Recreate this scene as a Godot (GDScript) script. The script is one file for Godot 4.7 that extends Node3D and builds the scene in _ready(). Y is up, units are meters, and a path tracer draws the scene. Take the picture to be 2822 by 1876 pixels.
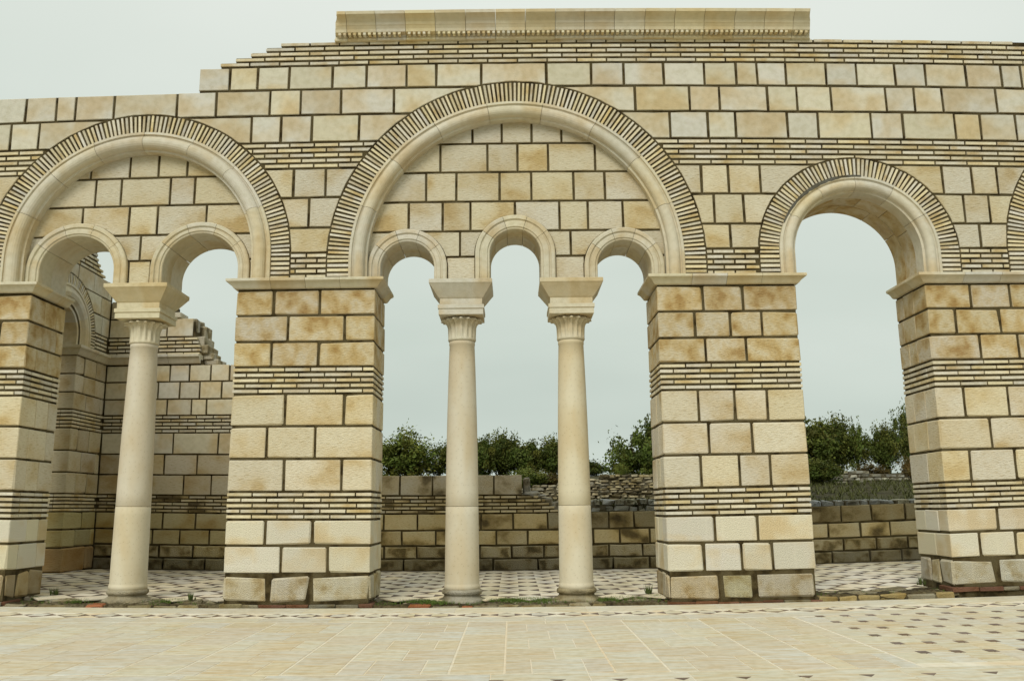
extends Node3D
# The restored arcade of a ruined basilica on an overcast day. Metres, y up; the arcade's front face is z = 0.

var rng := RandomNumberGenerator.new()
var counts := {}
var frame := Transform3D()      # where the thing being built stands, so that settle() knows world positions
var M := {}
const GROUND := -0.06
const SPRING := 5.84

# ---------------------------------------------------------------- helpers
func numbered(parent: Node, called: String) -> String:
	var key = str(parent.get_instance_id()) + called
	var n = counts.get(key, 0)
	counts[key] = n + 1
	return called if n == 0 else "%s_%03d" % [called, n]

func put(called: String, mesh: Mesh, mat: Material, parent: Node) -> MeshInstance3D:
	var o := MeshInstance3D.new()
	o.name = numbered(parent, called)
	o.mesh = mesh
	o.material_override = mat
	parent.add_child(o, true)
	return o

func thing(called: String, label: String, category: String, at := Vector3.ZERO, turn := 0.0, group := "") -> Node3D:
	var o := Node3D.new()
	o.name = numbered(self, called)
	o.position = at
	o.rotation.y = turn
	add_child(o, true)
	o.set_meta("kind", "thing")
	o.set_meta("label", label)
	o.set_meta("category", category)
	if group:
		o.set_meta("group", group)
	frame = o.transform
	return o

func structure(o: Node, label := "") -> Node:
	o.set_meta("kind", "structure")
	if label:
		o.set_meta("label", label)
	return o

func fall(x: float) -> float:       # the paving rises a little towards both ends
	var c := clampf(x, -11.0, 11.0)
	return 0.0013 * c * c

func settle(p: Vector3) -> Vector3: # the courses are not dead level: the ends of the walls have settled
	var w := frame * p
	var x := clampf(w.x, -11.0, 11.0)
	var k := lerpf(0.0013, -0.0015, clampf((w.y - 1.5) / 7.0, 0.0, 1.0))
	return Vector3(p.x, p.y + k * x * x, p.z)

func st_new() -> SurfaceTool:
	var st := SurfaceTool.new()
	st.begin(Mesh.PRIMITIVE_TRIANGLES)
	st.set_smooth_group(-1)
	return st

func tri(st: SurfaceTool, a: Vector3, b: Vector3, c: Vector3) -> void:
	st.add_vertex(a); st.add_vertex(b); st.add_vertex(c)

# a convex face, turned so that it looks away from the middle of its body
func face(st: SurfaceTool, pts: Array, middle: Vector3) -> void:
	var n: Vector3 = (pts[1] - pts[0]).cross(pts[2] - pts[0])
	var c := Vector3.ZERO
	for p in pts: c += p
	c /= pts.size()
	var out := n.dot(c - middle) > 0.0
	for i in range(1, pts.size() - 1):
		if out: tri(st, pts[0], pts[i + 1], pts[i])
		else: tri(st, pts[0], pts[i], pts[i + 1])

func tint(base: Color, spread := 0.1, warm := 0.06) -> Color:
	var v := 1.0 + rng.randf_range(-spread, spread)
	var w := rng.randf_range(-warm, warm)
	return Color(base.r * v * (1.0 + 0.4 * w), base.g * v, base.b * v * (1.0 - 1.6 * w))

# a cut stone with bevelled edges and slightly uneven corners
func cut_stone(a: Vector3, b: Vector3, bevel: float, uneven: float, col: Color, settled := true) -> ArrayMesh:
	var st := st_new()
	st.set_color(col)
	var mid := (a + b) * 0.5
	var cor := {}
	for sx in [0, 1]:
		for sy in [0, 1]:
			for sz in [0, 1]:
				var q := Vector3(a.x if sx == 0 else b.x, a.y if sy == 0 else b.y, a.z if sz == 0 else b.z)
				q += Vector3(rng.randf_range(-1, 1), rng.randf_range(-1, 1), rng.randf_range(-1, 1)) * uneven
				var d := Vector3(1 - 2 * sx, 1 - 2 * sy, 1 - 2 * sz) * bevel
				if uneven >= 0.004 and sz == 1 and rng.randf() < 0.3: d *= rng.randf_range(1.5, 3.2) if bevel < 0.03 else 1.5   # worn corner
				var r := [q + Vector3(0, d.y, d.z), q + Vector3(d.x, 0, d.z), q + Vector3(d.x, d.y, 0)]
				if settled:
					for i in 3: r[i] = settle(r[i])
				cor[sx * 4 + sy * 2 + sz] = r
	if settled: mid = settle(mid)
	for s in [0, 1]:
		face(st, [cor[s * 4][0], cor[s * 4 + 1][0], cor[s * 4 + 3][0], cor[s * 4 + 2][0]], mid)
		face(st, [cor[s * 2][1], cor[s * 2 + 1][1], cor[s * 2 + 5][1], cor[s * 2 + 4][1]], mid)
		face(st, [cor[s][2], cor[s + 2][2], cor[s + 6][2], cor[s + 4][2]], mid)
	for s in [0, 1]:
		for t in [0, 1]:
			var i = s * 2 + t          # along x
			face(st, [cor[i][1], cor[i][2], cor[i + 4][2], cor[i + 4][1]], mid)
			i = s * 4 + t              # along y
			face(st, [cor[i][0], cor[i][2], cor[i + 2][2], cor[i + 2][0]], mid)
			i = s * 4 + t * 2          # along z
			face(st, [cor[i][0], cor[i][1], cor[i + 1][1], cor[i + 1][0]], mid)
	for i in 8: face(st, cor[i], mid)
	st.generate_normals()
	return st.commit()

# a flat-faced piece with any outline (x, y), front at zf, with a bevelled arris
func slab(outline: PackedVector2Array, zf: float, zb: float, bevel: float, uneven: float, col: Color, settled := true, step := 0.28) -> ArrayMesh:
	if Geometry2D.is_polygon_clockwise(outline): outline.reverse()
	var p := PackedVector2Array()
	for i in outline.size():
		var u := outline[i]
		var v := outline[(i + 1) % outline.size()]
		if u.distance_to(v) < 0.008: continue
		var n := maxi(1, int(u.distance_to(v) / step))
		for k in n:
			p.append(u.lerp(v, float(k) / n) + Vector2(rng.randf_range(-1, 1), rng.randf_range(-1, 1)) * uneven)
	var m := p.size()
	if m < 3: return null
	var q := PackedVector2Array()
	for i in m:
		var e0 := (p[i] - p[(i + m - 1) % m]).normalized()
		var e1 := (p[(i + 1) % m] - p[i]).normalized()
		var nn := Vector2(-e0.y, e0.x) + Vector2(-e1.y, e1.x)
		var l := nn.length()
		nn = nn / l if l > 0.01 else Vector2(-e1.y, e1.x)
		q.append(p[i] + nn * minf(bevel / maxf(0.4, nn.dot(Vector2(-e1.y, e1.x))), bevel * 2.0))
	var ix := Geometry2D.triangulate_polygon(q)
	if ix.is_empty():
		q = p.duplicate()
		ix = Geometry2D.triangulate_polygon(q)
	if ix.is_empty():
		if uneven == 0.0 and bevel == 0.0: return null
		return slab(outline, zf, zb, 0.0, 0.0, col, settled, 9.0)
	var st := st_new()
	st.set_color(col)
	var F := []
	var A := []
	var B := []
	for i in m:
		var f := Vector3(q[i].x, q[i].y, zf)
		var a := Vector3(p[i].x, p[i].y, zf - bevel)
		var b := Vector3(p[i].x, p[i].y, zb)
		F.append(settle(f) if settled else f); A.append(settle(a) if settled else a); B.append(settle(b) if settled else b)
	for i in range(0, ix.size(), 3):
		var u: Vector3 = F[ix[i]]
		var v: Vector3 = F[ix[i + 1]]
		var w: Vector3 = F[ix[i + 2]]
		if (v - u).cross(w - u).z > 0.0: tri(st, u, w, v)
		else: tri(st, u, v, w)
	for i in m:
		var j := (i + 1) % m
		tri(st, F[i], F[j], A[j]); tri(st, F[i], A[j], A[i])
		tri(st, A[i], A[j], B[j]); tri(st, A[i], B[j], B[i])
	st.generate_normals()
	return st.commit()

# a profile of (radius, z) carried along a path of [base, direction]; capped at both ends
func sweep(profile: Array, path: Array, col: Color, settled := true) -> ArrayMesh:
	var st := st_new()
	st.set_color(col)
	var rings := []
	for e in path:
		var ring := []
		for q in profile:
			var xy: Vector2 = e[0] + e[1] * q.x
			var w := Vector3(xy.x, xy.y, q.y)
			ring.append(settle(w) if settled else w)
		rings.append(ring)
	var mid := Vector3.ZERO
	for r in rings:
		for w in r: mid += w
	var n := profile.size()
	mid /= rings.size() * n
	for i in rings.size() - 1:
		var cmid := Vector3.ZERO
		for w in rings[i]: cmid += w
		for w in rings[i + 1]: cmid += w
		cmid /= 2 * n
		for k in n:
			var l := (k + 1) % n
			face(st, [rings[i][k], rings[i][l], rings[i + 1][l], rings[i + 1][k]], cmid)
	for r in [rings[0], rings[-1]]:
		var flat := PackedVector2Array()
		for q in profile: flat.append(Vector2(q.x, q.y))
		var ix := Geometry2D.triangulate_polygon(flat)
		for i in range(0, ix.size(), 3):
			face(st, [r[ix[i]], r[ix[i + 1]], r[ix[i + 2]]], mid)
	st.generate_normals()
	return st.commit()

# a turned shape: profile of (radius, y) about the y axis at c; wave(theta, i) may change the radius
func turned(profile: Array, c: Vector3, col: Color, sides := 40, flutes := 0, wave := []) -> ArrayMesh:
	var st := SurfaceTool.new()
	st.begin(Mesh.PRIMITIVE_TRIANGLES)
	st.set_smooth_group(0)
	st.set_color(col)
	var g := []
	for i in profile.size():
		var ring := []
		for k in sides:
			var th := TAU * k / sides
			var r: float = profile[i].x
			if flutes > 0:
				var f := cos(th * flutes)
				r += wave[i] * f
			ring.append(settle(c + Vector3(cos(th) * r, profile[i].y, sin(th) * r)))
		g.append(ring)
	for i in profile.size() - 1:
		for k in sides:
			var l := (k + 1) % sides
			tri(st, g[i][k], g[i + 1][l], g[i + 1][k]); tri(st, g[i][k], g[i][l], g[i + 1][l])
	st.generate_normals()
	return st.commit()

func rect(x0: float, y0: float, x1: float, y1: float) -> PackedVector2Array:
	return PackedVector2Array([Vector2(x0, y0), Vector2(x1, y0), Vector2(x1, y1), Vector2(x0, y1)])

# an arch opening as an outline: a half circle on straight legs
func arch_outline(c: Vector2, r: float, foot: float, n := 72) -> PackedVector2Array:
	var p := PackedVector2Array([Vector2(c.x - r, foot), Vector2(c.x + r, foot)])
	for i in n + 1:
		var a := PI * i / n
		p.append(c + Vector2(cos(a), sin(a)) * r)
	return p

func cut(poly: PackedVector2Array, holes: Array) -> Array:
	var now := [poly]
	for h in holes:
		var next := []
		for q in now:
			for r in Geometry2D.clip_polygons(q, h):
				if not Geometry2D.is_polygon_clockwise(r): next.append(r)
		now = next
	return now

func area(p: PackedVector2Array) -> float:
	var s := 0.0
	for i in p.size(): s += p[i].cross(p[(i + 1) % p.size()])
	return absf(s) * 0.5

func pick(family: String) -> Material:
	var a: Array = M[family]
	return a[rng.randi() % a.size()]

# one course of stones between the joints; holes are cut out of it
func course(parent: Node, called: String, family: String, base: Color, joints: Array, y0: float, y1: float, zf: float, zb: float, gap := 0.034, holes := [], bevel := 0.009, uneven := 0.0055, spread := 0.1) -> void:
	for i in joints.size() - 1:
		var q := rect(joints[i] + gap * 0.5, y0 + gap * 0.5, joints[i + 1] - gap * 0.5, y1 - gap * 0.5)
		for piece in cut(q, holes):
			if area(piece) < 0.004: continue
			var mesh := slab(piece, zf + rng.randf_range(-0.004, 0.006), zb, bevel, uneven, tint(base, spread * 0.75, 0.055))
			if mesh: put(called, mesh, pick(family), parent)

# a band of five rows of thin bricks
func brick_band(parent: Node, x0: float, x1: float, y0: float, y1: float, length: float, zf: float, zb: float, base: Color, holes := [], ends := [], rows := 5, phase := 0.0, family := "brick") -> void:
	var h := (y1 - y0) / rows
	for r in rows:
		var a := x0
		var b: float = x1
		if ends.size() > r:
			a = ends[r][0]; b = ends[r][1]
		var x := floorf((a - phase) / length) * length + phase + (length * 0.5 if r % 2 else 0.0) - length
		while x < b:
			var u := maxf(a, x) + (0.016 if x > a else 0.0)
			var v := minf(b, x + length) - (0.016 if x + length < b else 0.0)
			x += length
			if v - u < 0.05: continue
			var yy := y0 + h * (r + 0.5)
			for piece in cut(rect(u, yy - h * 0.28, v, yy + h * 0.28), holes):
				if area(piece) < 0.0025: continue
				var mesh := slab(piece, zf + rng.randf_range(-0.006, 0.006), zb, 0.004, 0.0012, tint(base, 0.12, 0.08), true, 0.5)
				if mesh: put("brick", mesh, pick(family), parent)

# the mortar behind the stones
func mortar(parent: Node, outline: PackedVector2Array, zf: float, zb: float, holes := [], called := "mortar") -> void:
	for piece in cut(outline, holes):
		var front := slab(piece, zf, zb, 0.0, 0.0, Color(0.12, 0.097, 0.05), true, 0.5)
		if front: put(called, front, M.mortar[0], parent)

func arc_path(c: Vector2, a0: float, a1: float, n: int, foot0 := NAN, foot1 := NAN) -> Array:
	var path := []
	if not is_nan(foot0): path.append([Vector2(c.x, foot0), Vector2.from_angle(a0)])
	for i in n + 1:
		path.append([c, Vector2.from_angle(lerpf(a0, a1, float(i) / n))])
	if not is_nan(foot1): path.append([Vector2(c.x, foot1), Vector2.from_angle(a1)])
	return path

# a ring of arch stones in `parts` pieces, the end pieces standing on legs down to foot
func arch_stones(parent: Node, called: String, family: String, base: Color, profile: Array, c: Vector2, parts: int, foot: float, first := 0, last := 999, gap := 0.004) -> void:
	for k in parts:
		if k < first or k > last: continue
		var r: float = profile[0].x
		var g := gap / r
		var a0 := PI * k / parts + (g if k else 0.0)
		var a1 := PI * (k + 1) / parts - (g if k < parts - 1 else 0.0)
		var path := arc_path(c, a0, a1, maxi(4, int(72.0 / parts)), foot if k == 0 else NAN, foot if k == parts - 1 else NAN)
		put(called, sweep(profile, path, tint(base, 0.05, 0.05)), pick(family), parent)

# thin bricks set on edge round an arch, level ones below the springing
func arch_bricks(parent: Node, c: Vector2, r_in: float, r_out: float, foot: float, from_deg := 0.0, to_deg := 180.0) -> void:
	var n := int(PI * r_out / 0.086)
	for i in n + 1:
		var deg := 180.0 * i / n
		if deg < from_deg or deg > to_deg: continue
		var d := Vector2.from_angle(deg_to_rad(deg))
		var t := Vector2(-d.y, d.x) * rng.randf_range(0.020, 0.0235)
		var lean := t * rng.randf_range(-0.15, 0.15)
		var a := c + d * (r_in + 0.008)
		var b := c + d * (r_out - 0.03 + rng.randf_range(-0.012, 0.006))
		put("arch_brick", slab(PackedVector2Array([a - t, b - t + lean, b + t + lean, a + t]), rng.randf_range(-0.006, 0.006), -0.14, 0.003, 0.001, tint(M.c_brick, 0.16, 0.1), true, 1.0), pick("brick"), parent)
	var y := c.y - 0.088
	while y > foot + 0.02:
		for s in [1.0, -1.0]:
			if (s > 0 and from_deg > 1.0) or (s < 0 and to_deg < 179.0): continue
			var x0: float = c.x + s * (r_in + 0.008)
			var x1: float = c.x + s * (r_out - 0.03)
			put("arch_brick", slab(rect(minf(x0, x1), y - 0.027, maxf(x0, x1), y + 0.027), rng.randf_range(-0.006, 0.006), -0.14, 0.003, 0.001, tint(M.c_brick, 0.16, 0.1), true, 1.0), pick("brick"), parent)
		y -= 0.09

# a moulding (offset out, y) carried round the front and both sides of a pier, in separate stones
func impost(parent: Node, x0: float, x1: float, depth: float, profile: Array, base: Color, left := true, right := true, family := "carved") -> void:
	var w := x1 - x0
	var runs := []                        # [fixed side, start, end, mitre at start, mitre at end]
	var n := maxi(2, int(w / 0.55))
	for i in n: runs.append(["f", x0 + w * i / n, x0 + w * (i + 1) / n, i == 0 and left, i == n - 1 and right])
	for s in ["l", "r"]:
		if (s == "l" and not left) or (s == "r" and not right): continue
		for i in 3: runs.append([s, -depth * i / 3.0, -depth * (i + 1) / 3.0, i == 0, false])
	for run in runs:
		var st := st_new()
		st.set_color(tint(base, 0.06, 0.08))
		var rings := [[], []]
		for e in 2:
			for q in profile:
				var o: float = q.x
				var at: float = run[1 + e]
				var p: Vector3
				if run[0] == "f":
					if run[3 + e]: at += -o if e == 0 else o
					else: at += 0.003 if e == 0 else -0.003
					p = Vector3(at, q.y, o)
				else:
					if run[3 + e] and e == 0: at += o
					else: at += -0.003 if e == 0 else 0.003
					p = Vector3(x0 - o if run[0] == "l" else x1 + o, q.y, at)
				rings[e].append(settle(p))
		var mid := Vector3.ZERO
		for r in rings:
			for p in r: mid += p
		mid /= rings[0].size() * 2
		var m := profile.size()
		for k in m: face(st, [rings[0][k], rings[0][(k + 1) % m], rings[1][(k + 1) % m], rings[1][k]], mid)
		var flat := PackedVector2Array()
		for q in profile: flat.append(q)
		var ix := Geometry2D.triangulate_polygon(flat)
		for r in rings:
			for i in range(0, ix.size(), 3): face(st, [r[ix[i]], r[ix[i + 1]], r[ix[i + 2]]], mid)
		st.generate_normals()
		put("impost_stone", st.commit(), pick(family), parent)

const IMPOST := [Vector2(-0.2, 5.835), Vector2(0.165, 5.835), Vector2(0.17, 5.828), Vector2(0.17, 5.785), Vector2(0.155, 5.778), Vector2(0.115, 5.755), Vector2(0.085, 5.72), Vector2(0.06, 5.685), Vector2(0.045, 5.668), Vector2(0.02, 5.662), Vector2(-0.2, 5.662)]

# a pier of the arcade: courses from the top down, each with the joints of its front
func pier(label: String, x0: float, x1: float, depth: float, lines: Array, joints: Array, has_left: bool, has_right: bool, feet: Array) -> Node3D:
	var p := thing("stone_pier", label, "pier", Vector3.ZERO, 0.0, "stone piers of the arcade")
	var yb: float = lines[-1]
	var L := x0 + 0.022 if has_left else x0
	var R := x1 - 0.022 if has_right else x1
	put("mortar", cut_stone(Vector3(L, GROUND - 0.1, -depth + 0.02), Vector3(R, 5.66, -0.022), 0.002, 0.0, Color(0.12, 0.097, 0.05)), M.mortar[0], p)
	impost(p, x0 if has_left else x0 - 0.02, x1 if has_right else x1 + 0.02, depth, IMPOST, M.c_carved, has_left, has_right)
	var row := 0
	for i in lines.size() - 1:
		var y1: float = lines[i] - 0.022
		var y0: float = lines[i + 1] + 0.022
		if i == 3 or i == 7:
			var h: float = (lines[i] - lines[i + 1]) / 5.0
			for r in 5:
				var yy: float = lines[i + 1] + h * (r + 0.5)
				var cuts := []
				var x := x0 + (0.24 if r % 2 else 0.47) * rng.randf_range(0.94, 1.04)
				cuts.append(x0)
				while x < x1 - 0.12:
					cuts.append(x)
					x += 0.47 * rng.randf_range(0.95, 1.05)
				cuts.append(x1)
				for k in cuts.size() - 1:
					var a: float = cuts[k] + (0.012 if k > 0 else 0.0)
					var b: float = cuts[k + 1] - (0.012 if k < cuts.size() - 2 else 0.0)
					var d := 0.24
					put("brick", cut_stone(Vector3(a, yy - h * 0.275, -d), Vector3(b, yy + h * 0.275, rng.randf_range(0.0, 0.01)), 0.004, 0.002, tint(M.c_brick, 0.12, 0.08)), pick("brick"), p)
				for s in [0, 1]:
					if (s == 0 and not has_left) or (s == 1 and not has_right): continue
					var z := -0.26
					var m := 0
					while z > -depth + 0.1:
						var z2 := maxf(-depth, z - (0.3 if (r + m) % 2 else 0.46))
						if z2 < -depth + 0.12: z2 = -depth
						var ox := rng.randf_range(-0.004, 0.008)
						var a := Vector3(x0 - ox, yy - h * 0.275, z2 + 0.008) if s == 0 else Vector3(x1 - 0.2, yy - h * 0.275, z2 + 0.008)
						var b := Vector3(x0 + 0.2, yy + h * 0.275, z - 0.008) if s == 0 else Vector3(x1 + ox, yy + h * 0.275, z - 0.008)
						put("brick", cut_stone(a, b, 0.004, 0.002, tint(M.c_brick, 0.12, 0.08)), pick("brick"), p)
						z = z2
						m += 1
			continue
		var js: Array = joints[row]
		row += 1
		var footing := i == lines.size() - 2
		var low := i >= 8
		var fam := "footing" if footing else ("pitted" if low else "tooled")
		var col: Color = M.c_foot if footing else (M.c_low if low else M.c_pier)
		if i < 3:
			col = M.c_pier_top
			fam = "stained"
		var bevel := 0.045 if footing else 0.012
		var uneven := 0.018 if footing else 0.004
		var spread := 0.12 if footing else 0.065
		var xs := [x0] + js + [x1]
		var deep := [rng.randf_range(0.34, 0.58), rng.randf_range(0.34, 0.58)]
		var g := 0.022 if footing else 0.024
		for k in xs.size() - 1:
			var a: float = xs[k] + (g if k > 0 else 0.0)
			var b: float = xs[k + 1] - (g if k < xs.size() - 2 else 0.0)
			var d: float = 0.3
			if k == 0: d = deep[0]
			elif k == xs.size() - 2: d = deep[1]
			var called := "footing_stone" if footing else "block"
			if footing: col = feet[k % feet.size()]
			put(called, cut_stone(Vector3(a, y0, -d), Vector3(b, y1, rng.randf_range(-0.004, 0.008)), bevel, uneven, tint(col, spread, 0.06)), pick(fam), p)
		for s in [0, 1]:
			if (s == 0 and not has_left) or (s == 1 and not has_right): continue
			var z: float = -deep[s]
			var last: float = -depth
			var parts := 2 if depth - deep[s] > 0.75 else 1
			if row % 2: parts = 2
			for m in parts:
				var z2 := lerpf(z, last, (0.45 + 0.1 * (row % 3)) if parts == 2 and m == 0 else 1.0)
				var ox := rng.randf_range(-0.004, 0.006)
				var a := Vector3(x0 - ox, y0, z2 + 0.004) if s == 0 else Vector3(x1 - 0.26, y0, z2 + 0.004)
				var b := Vector3(x0 + 0.26, y1, z - 0.007) if s == 0 else Vector3(x1 + ox, y1, z - 0.007)
				put("footing_stone" if footing else "block", cut_stone(a, b, bevel * 0.8, uneven, tint(col, spread, 0.06)), pick(fam), p)
				if footing: col = feet[-1 if s else 0] * 0.85
				z = z2
	# the levelling course of thin red tiles that the footing stands on
	var xx := x0 - 0.05
	while xx < x1 + 0.05:
		var l := rng.randf_range(0.28, 0.5)
		var red := rng.randf() < 0.5
		put("footing_tile" if red else "footing_mortar", cut_stone(Vector3(xx + 0.008, maxf(GROUND - 0.05, yb - 0.075), -0.5), Vector3(minf(xx + l, x1 + 0.06), yb + rng.randf_range(-0.012, 0.004), rng.randf_range(0.02, 0.05)), 0.008, 0.006, tint(Color(0.19, 0.095, 0.056) if red else Color(0.26, 0.23, 0.15), 0.25, 0.1)), pick("footing"), p)
		xx += l
	return p

func column(label: String, x: float, kind: int) -> void:
	var z := -0.65
	var c := thing("column", label, "column", Vector3(x, 0, z), 0.0, "marble columns of the arcade")
	var cc: Color = M.c_column
	# base: two rolls with a hollow between them, weathered
	var b := [Vector2(0.0, -0.1), Vector2(0.40, -0.1), Vector2(0.422, -0.06), Vector2(0.428, -0.02), Vector2(0.412, 0.025), Vector2(0.36, 0.04), Vector2(0.352, 0.048), Vector2(0.322, 0.075), Vector2(0.322, 0.105), Vector2(0.35, 0.112), Vector2(0.362, 0.14), Vector2(0.36, 0.165), Vector2(0.345, 0.19), Vector2(0.32, 0.195), Vector2(0.0, 0.195)]
	if kind == 1: b = b.map(func(q): return Vector2(q.x * 1.01, q.y))
	put("base", turned(b, Vector3.ZERO, tint(Color(0.40, 0.36, 0.265), 0.06), 48), pick("weathered"), c)
	var r: Array = [[0.318, 0.305, 0.242], [0.313, 0.302, 0.238], [0.308, 0.298, 0.238]][kind]
	var lo := [Vector2(0, 0.19), Vector2(r[0] + 0.012, 0.19), Vector2(r[0] + 0.012, 0.26), Vector2(r[0] + 0.004, 0.272), Vector2(r[0], 0.30)]
	for i in 8: lo.append(Vector2(lerpf(r[0], r[1], pow((i + 1) / 8.0, 1.4)), lerpf(0.30, 1.652, (i + 1) / 8.0)))
	lo.append_array([Vector2(r[1] - 0.004, 1.657), Vector2(0, 1.657)])
	put("lower_drum", turned(lo, Vector3.ZERO, tint(cc, 0.03, 0.03), 48), pick("drum"), c)
	var up := [Vector2(0, 1.663), Vector2(r[1] - 0.005, 1.663), Vector2(r[1] - 0.001, 1.668)]
	for i in 12:
		var t := (i + 1) / 12.0
		up.append(Vector2(lerpf(r[1], r[2], 0.35 * t + 0.65 * t * t), lerpf(1.668, 4.66, t)))
	up.append_array([Vector2(r[2] + 0.008, 4.668), Vector2(r[2] + 0.006, 4.74), Vector2(0, 4.74)])
	put("upper_drum", turned(up, Vector3.ZERO, tint(cc, 0.03, 0.03), 48), pick("drum"), c)
	# capital: upright leaves that curl outwards at the top
	var cap := [Vector2(0, 4.742), Vector2(0.255, 4.742), Vector2(0.266, 4.765), Vector2(0.262, 4.79), Vector2(0.252, 4.80), Vector2(0.252, 4.90), Vector2(0.256, 5.0), Vector2(0.27, 5.06), Vector2(0.30, 5.105), Vector2(0.335, 5.125), Vector2(0.352, 5.115), Vector2(0.356, 5.13), Vector2(0.345, 5.155), Vector2(0.30, 5.17), Vector2(0.27, 5.20), Vector2(0, 5.20)]
	var wav := [0, 0, 0, 0.003, 0.011, 0.014, 0.016, 0.022, 0.036, 0.046, 0.052, 0.052, 0.036, 0.01, 0.0, 0]
	put("capital", turned(cap, Vector3.ZERO, tint(cc, 0.03), 192, 16, wav), pick("carved"), c)
	# impost block: moulded lower block and a flaring upper block
	var col := tint(M.c_carved, 0.03)
	var d := [Vector2(0.405, 5.188), Vector2(0.418, 5.195), Vector2(0.418, 5.285), Vector2(0.412, 5.29), Vector2(0.412, 5.30), Vector2(0.432, 5.31), Vector2(0.432, 5.375), Vector2(0.425, 5.383), Vector2(0.402, 5.388)]
	put("abacus", square_turned(d, col), pick("carved"), c)
	var u := [Vector2(0.398, 5.39), Vector2(0.398, 5.50), Vector2(0.42, 5.52), Vector2(0.572, 5.745), Vector2(0.585, 5.76), Vector2(0.59, 5.768), Vector2(0.59, 5.832), Vector2(0.586, 5.838)]
	put("impost_block", square_turned(u, col), pick("carved"), c)

# a profile of (half width, y) carried round a square
func square_turned(profile: Array, col: Color) -> ArrayMesh:
	var st := st_new()
	st.set_color(col)
	var rings := []
	for q in profile:
		var h: float = q.x
		rings.append([settle(Vector3(-h, q.y, h)), settle(Vector3(h, q.y, h)), settle(Vector3(h, q.y, -h)), settle(Vector3(-h, q.y, -h))])
	for i in rings.size() - 1:
		var mid := Vector3.ZERO
		for w in rings[i] + rings[i + 1]: mid += w
		mid /= 8.0
		for k in 4: face(st, [rings[i][k], rings[i][(k + 1) % 4], rings[i + 1][(k + 1) % 4], rings[i + 1][k]], mid)
	face(st, rings[0], rings[0][0] + Vector3(0, 1, 0))
	face(st, rings[-1], rings[-1][0] - Vector3(0, 1, 0))
	st.generate_normals()
	return st.commit()

# ---------------------------------------------------------------- materials
func noise(kind: int, freq: float, octaves: int, sd: int, ramp := [], size := 512, normal := false) -> NoiseTexture2D:
	var f := FastNoiseLite.new()
	f.noise_type = kind
	f.frequency = freq
	f.seed = sd
	f.fractal_octaves = octaves
	f.fractal_type = FastNoiseLite.FRACTAL_FBM if octaves > 1 else FastNoiseLite.FRACTAL_NONE
	if kind == FastNoiseLite.TYPE_CELLULAR:
		f.cellular_return_type = FastNoiseLite.RETURN_DISTANCE
		f.cellular_jitter = 1.0
	var t := NoiseTexture2D.new()
	t.width = size
	t.height = size
	t.seamless = true
	t.generate_mipmaps = false
	t.noise = f
	if ramp.size():
		var g := Gradient.new()
		g.offsets = PackedFloat32Array(ramp.map(func(e): return e[0]))
		g.colors = PackedColorArray(ramp.map(func(e): return e[1]))
		t.color_ramp = g
	return t

func grey(v: float) -> Color:
	return Color(v, v, v)

# the look of one kind of stone: fine grain with relief (first layer), stains (second layer); variants are shifted
func stone_family(called: String, variants: int, grain: Texture2D, grain_scale: Vector3, relief: Texture2D, relief_cm: float, stain: Texture2D, stain_scale: Vector3, rough := 0.9) -> void:
	var list := []
	for i in variants:
		var m := StandardMaterial3D.new()
		m.resource_name = called
		m.vertex_color_use_as_albedo = true
		m.roughness = rough
		m.metallic_specular = 0.3
		m.uv1_triplanar = true
		m.uv1_world_triplanar = true
		m.uv1_scale = grain_scale
		m.uv1_offset = Vector3(0.37 * i, 0.61 * i, 0.19 * i)
		if grain: m.albedo_texture = grain
		if relief:
			m.heightmap_enabled = true
			m.heightmap_texture = relief
			m.heightmap_scale = relief_cm
		if stain:
			m.detail_enabled = true
			m.detail_blend_mode = BaseMaterial3D.BLEND_MODE_MUL
			m.detail_albedo = stain
			m.detail_uv_layer = BaseMaterial3D.DETAIL_UV_2
			m.uv2_triplanar = true
			m.uv2_world_triplanar = true
			m.uv2_scale = stain_scale
			m.uv2_offset = Vector3(0.53 * i, 0.29 * i, 0.71 * i)
		list.append(m)
	M[called] = list

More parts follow.
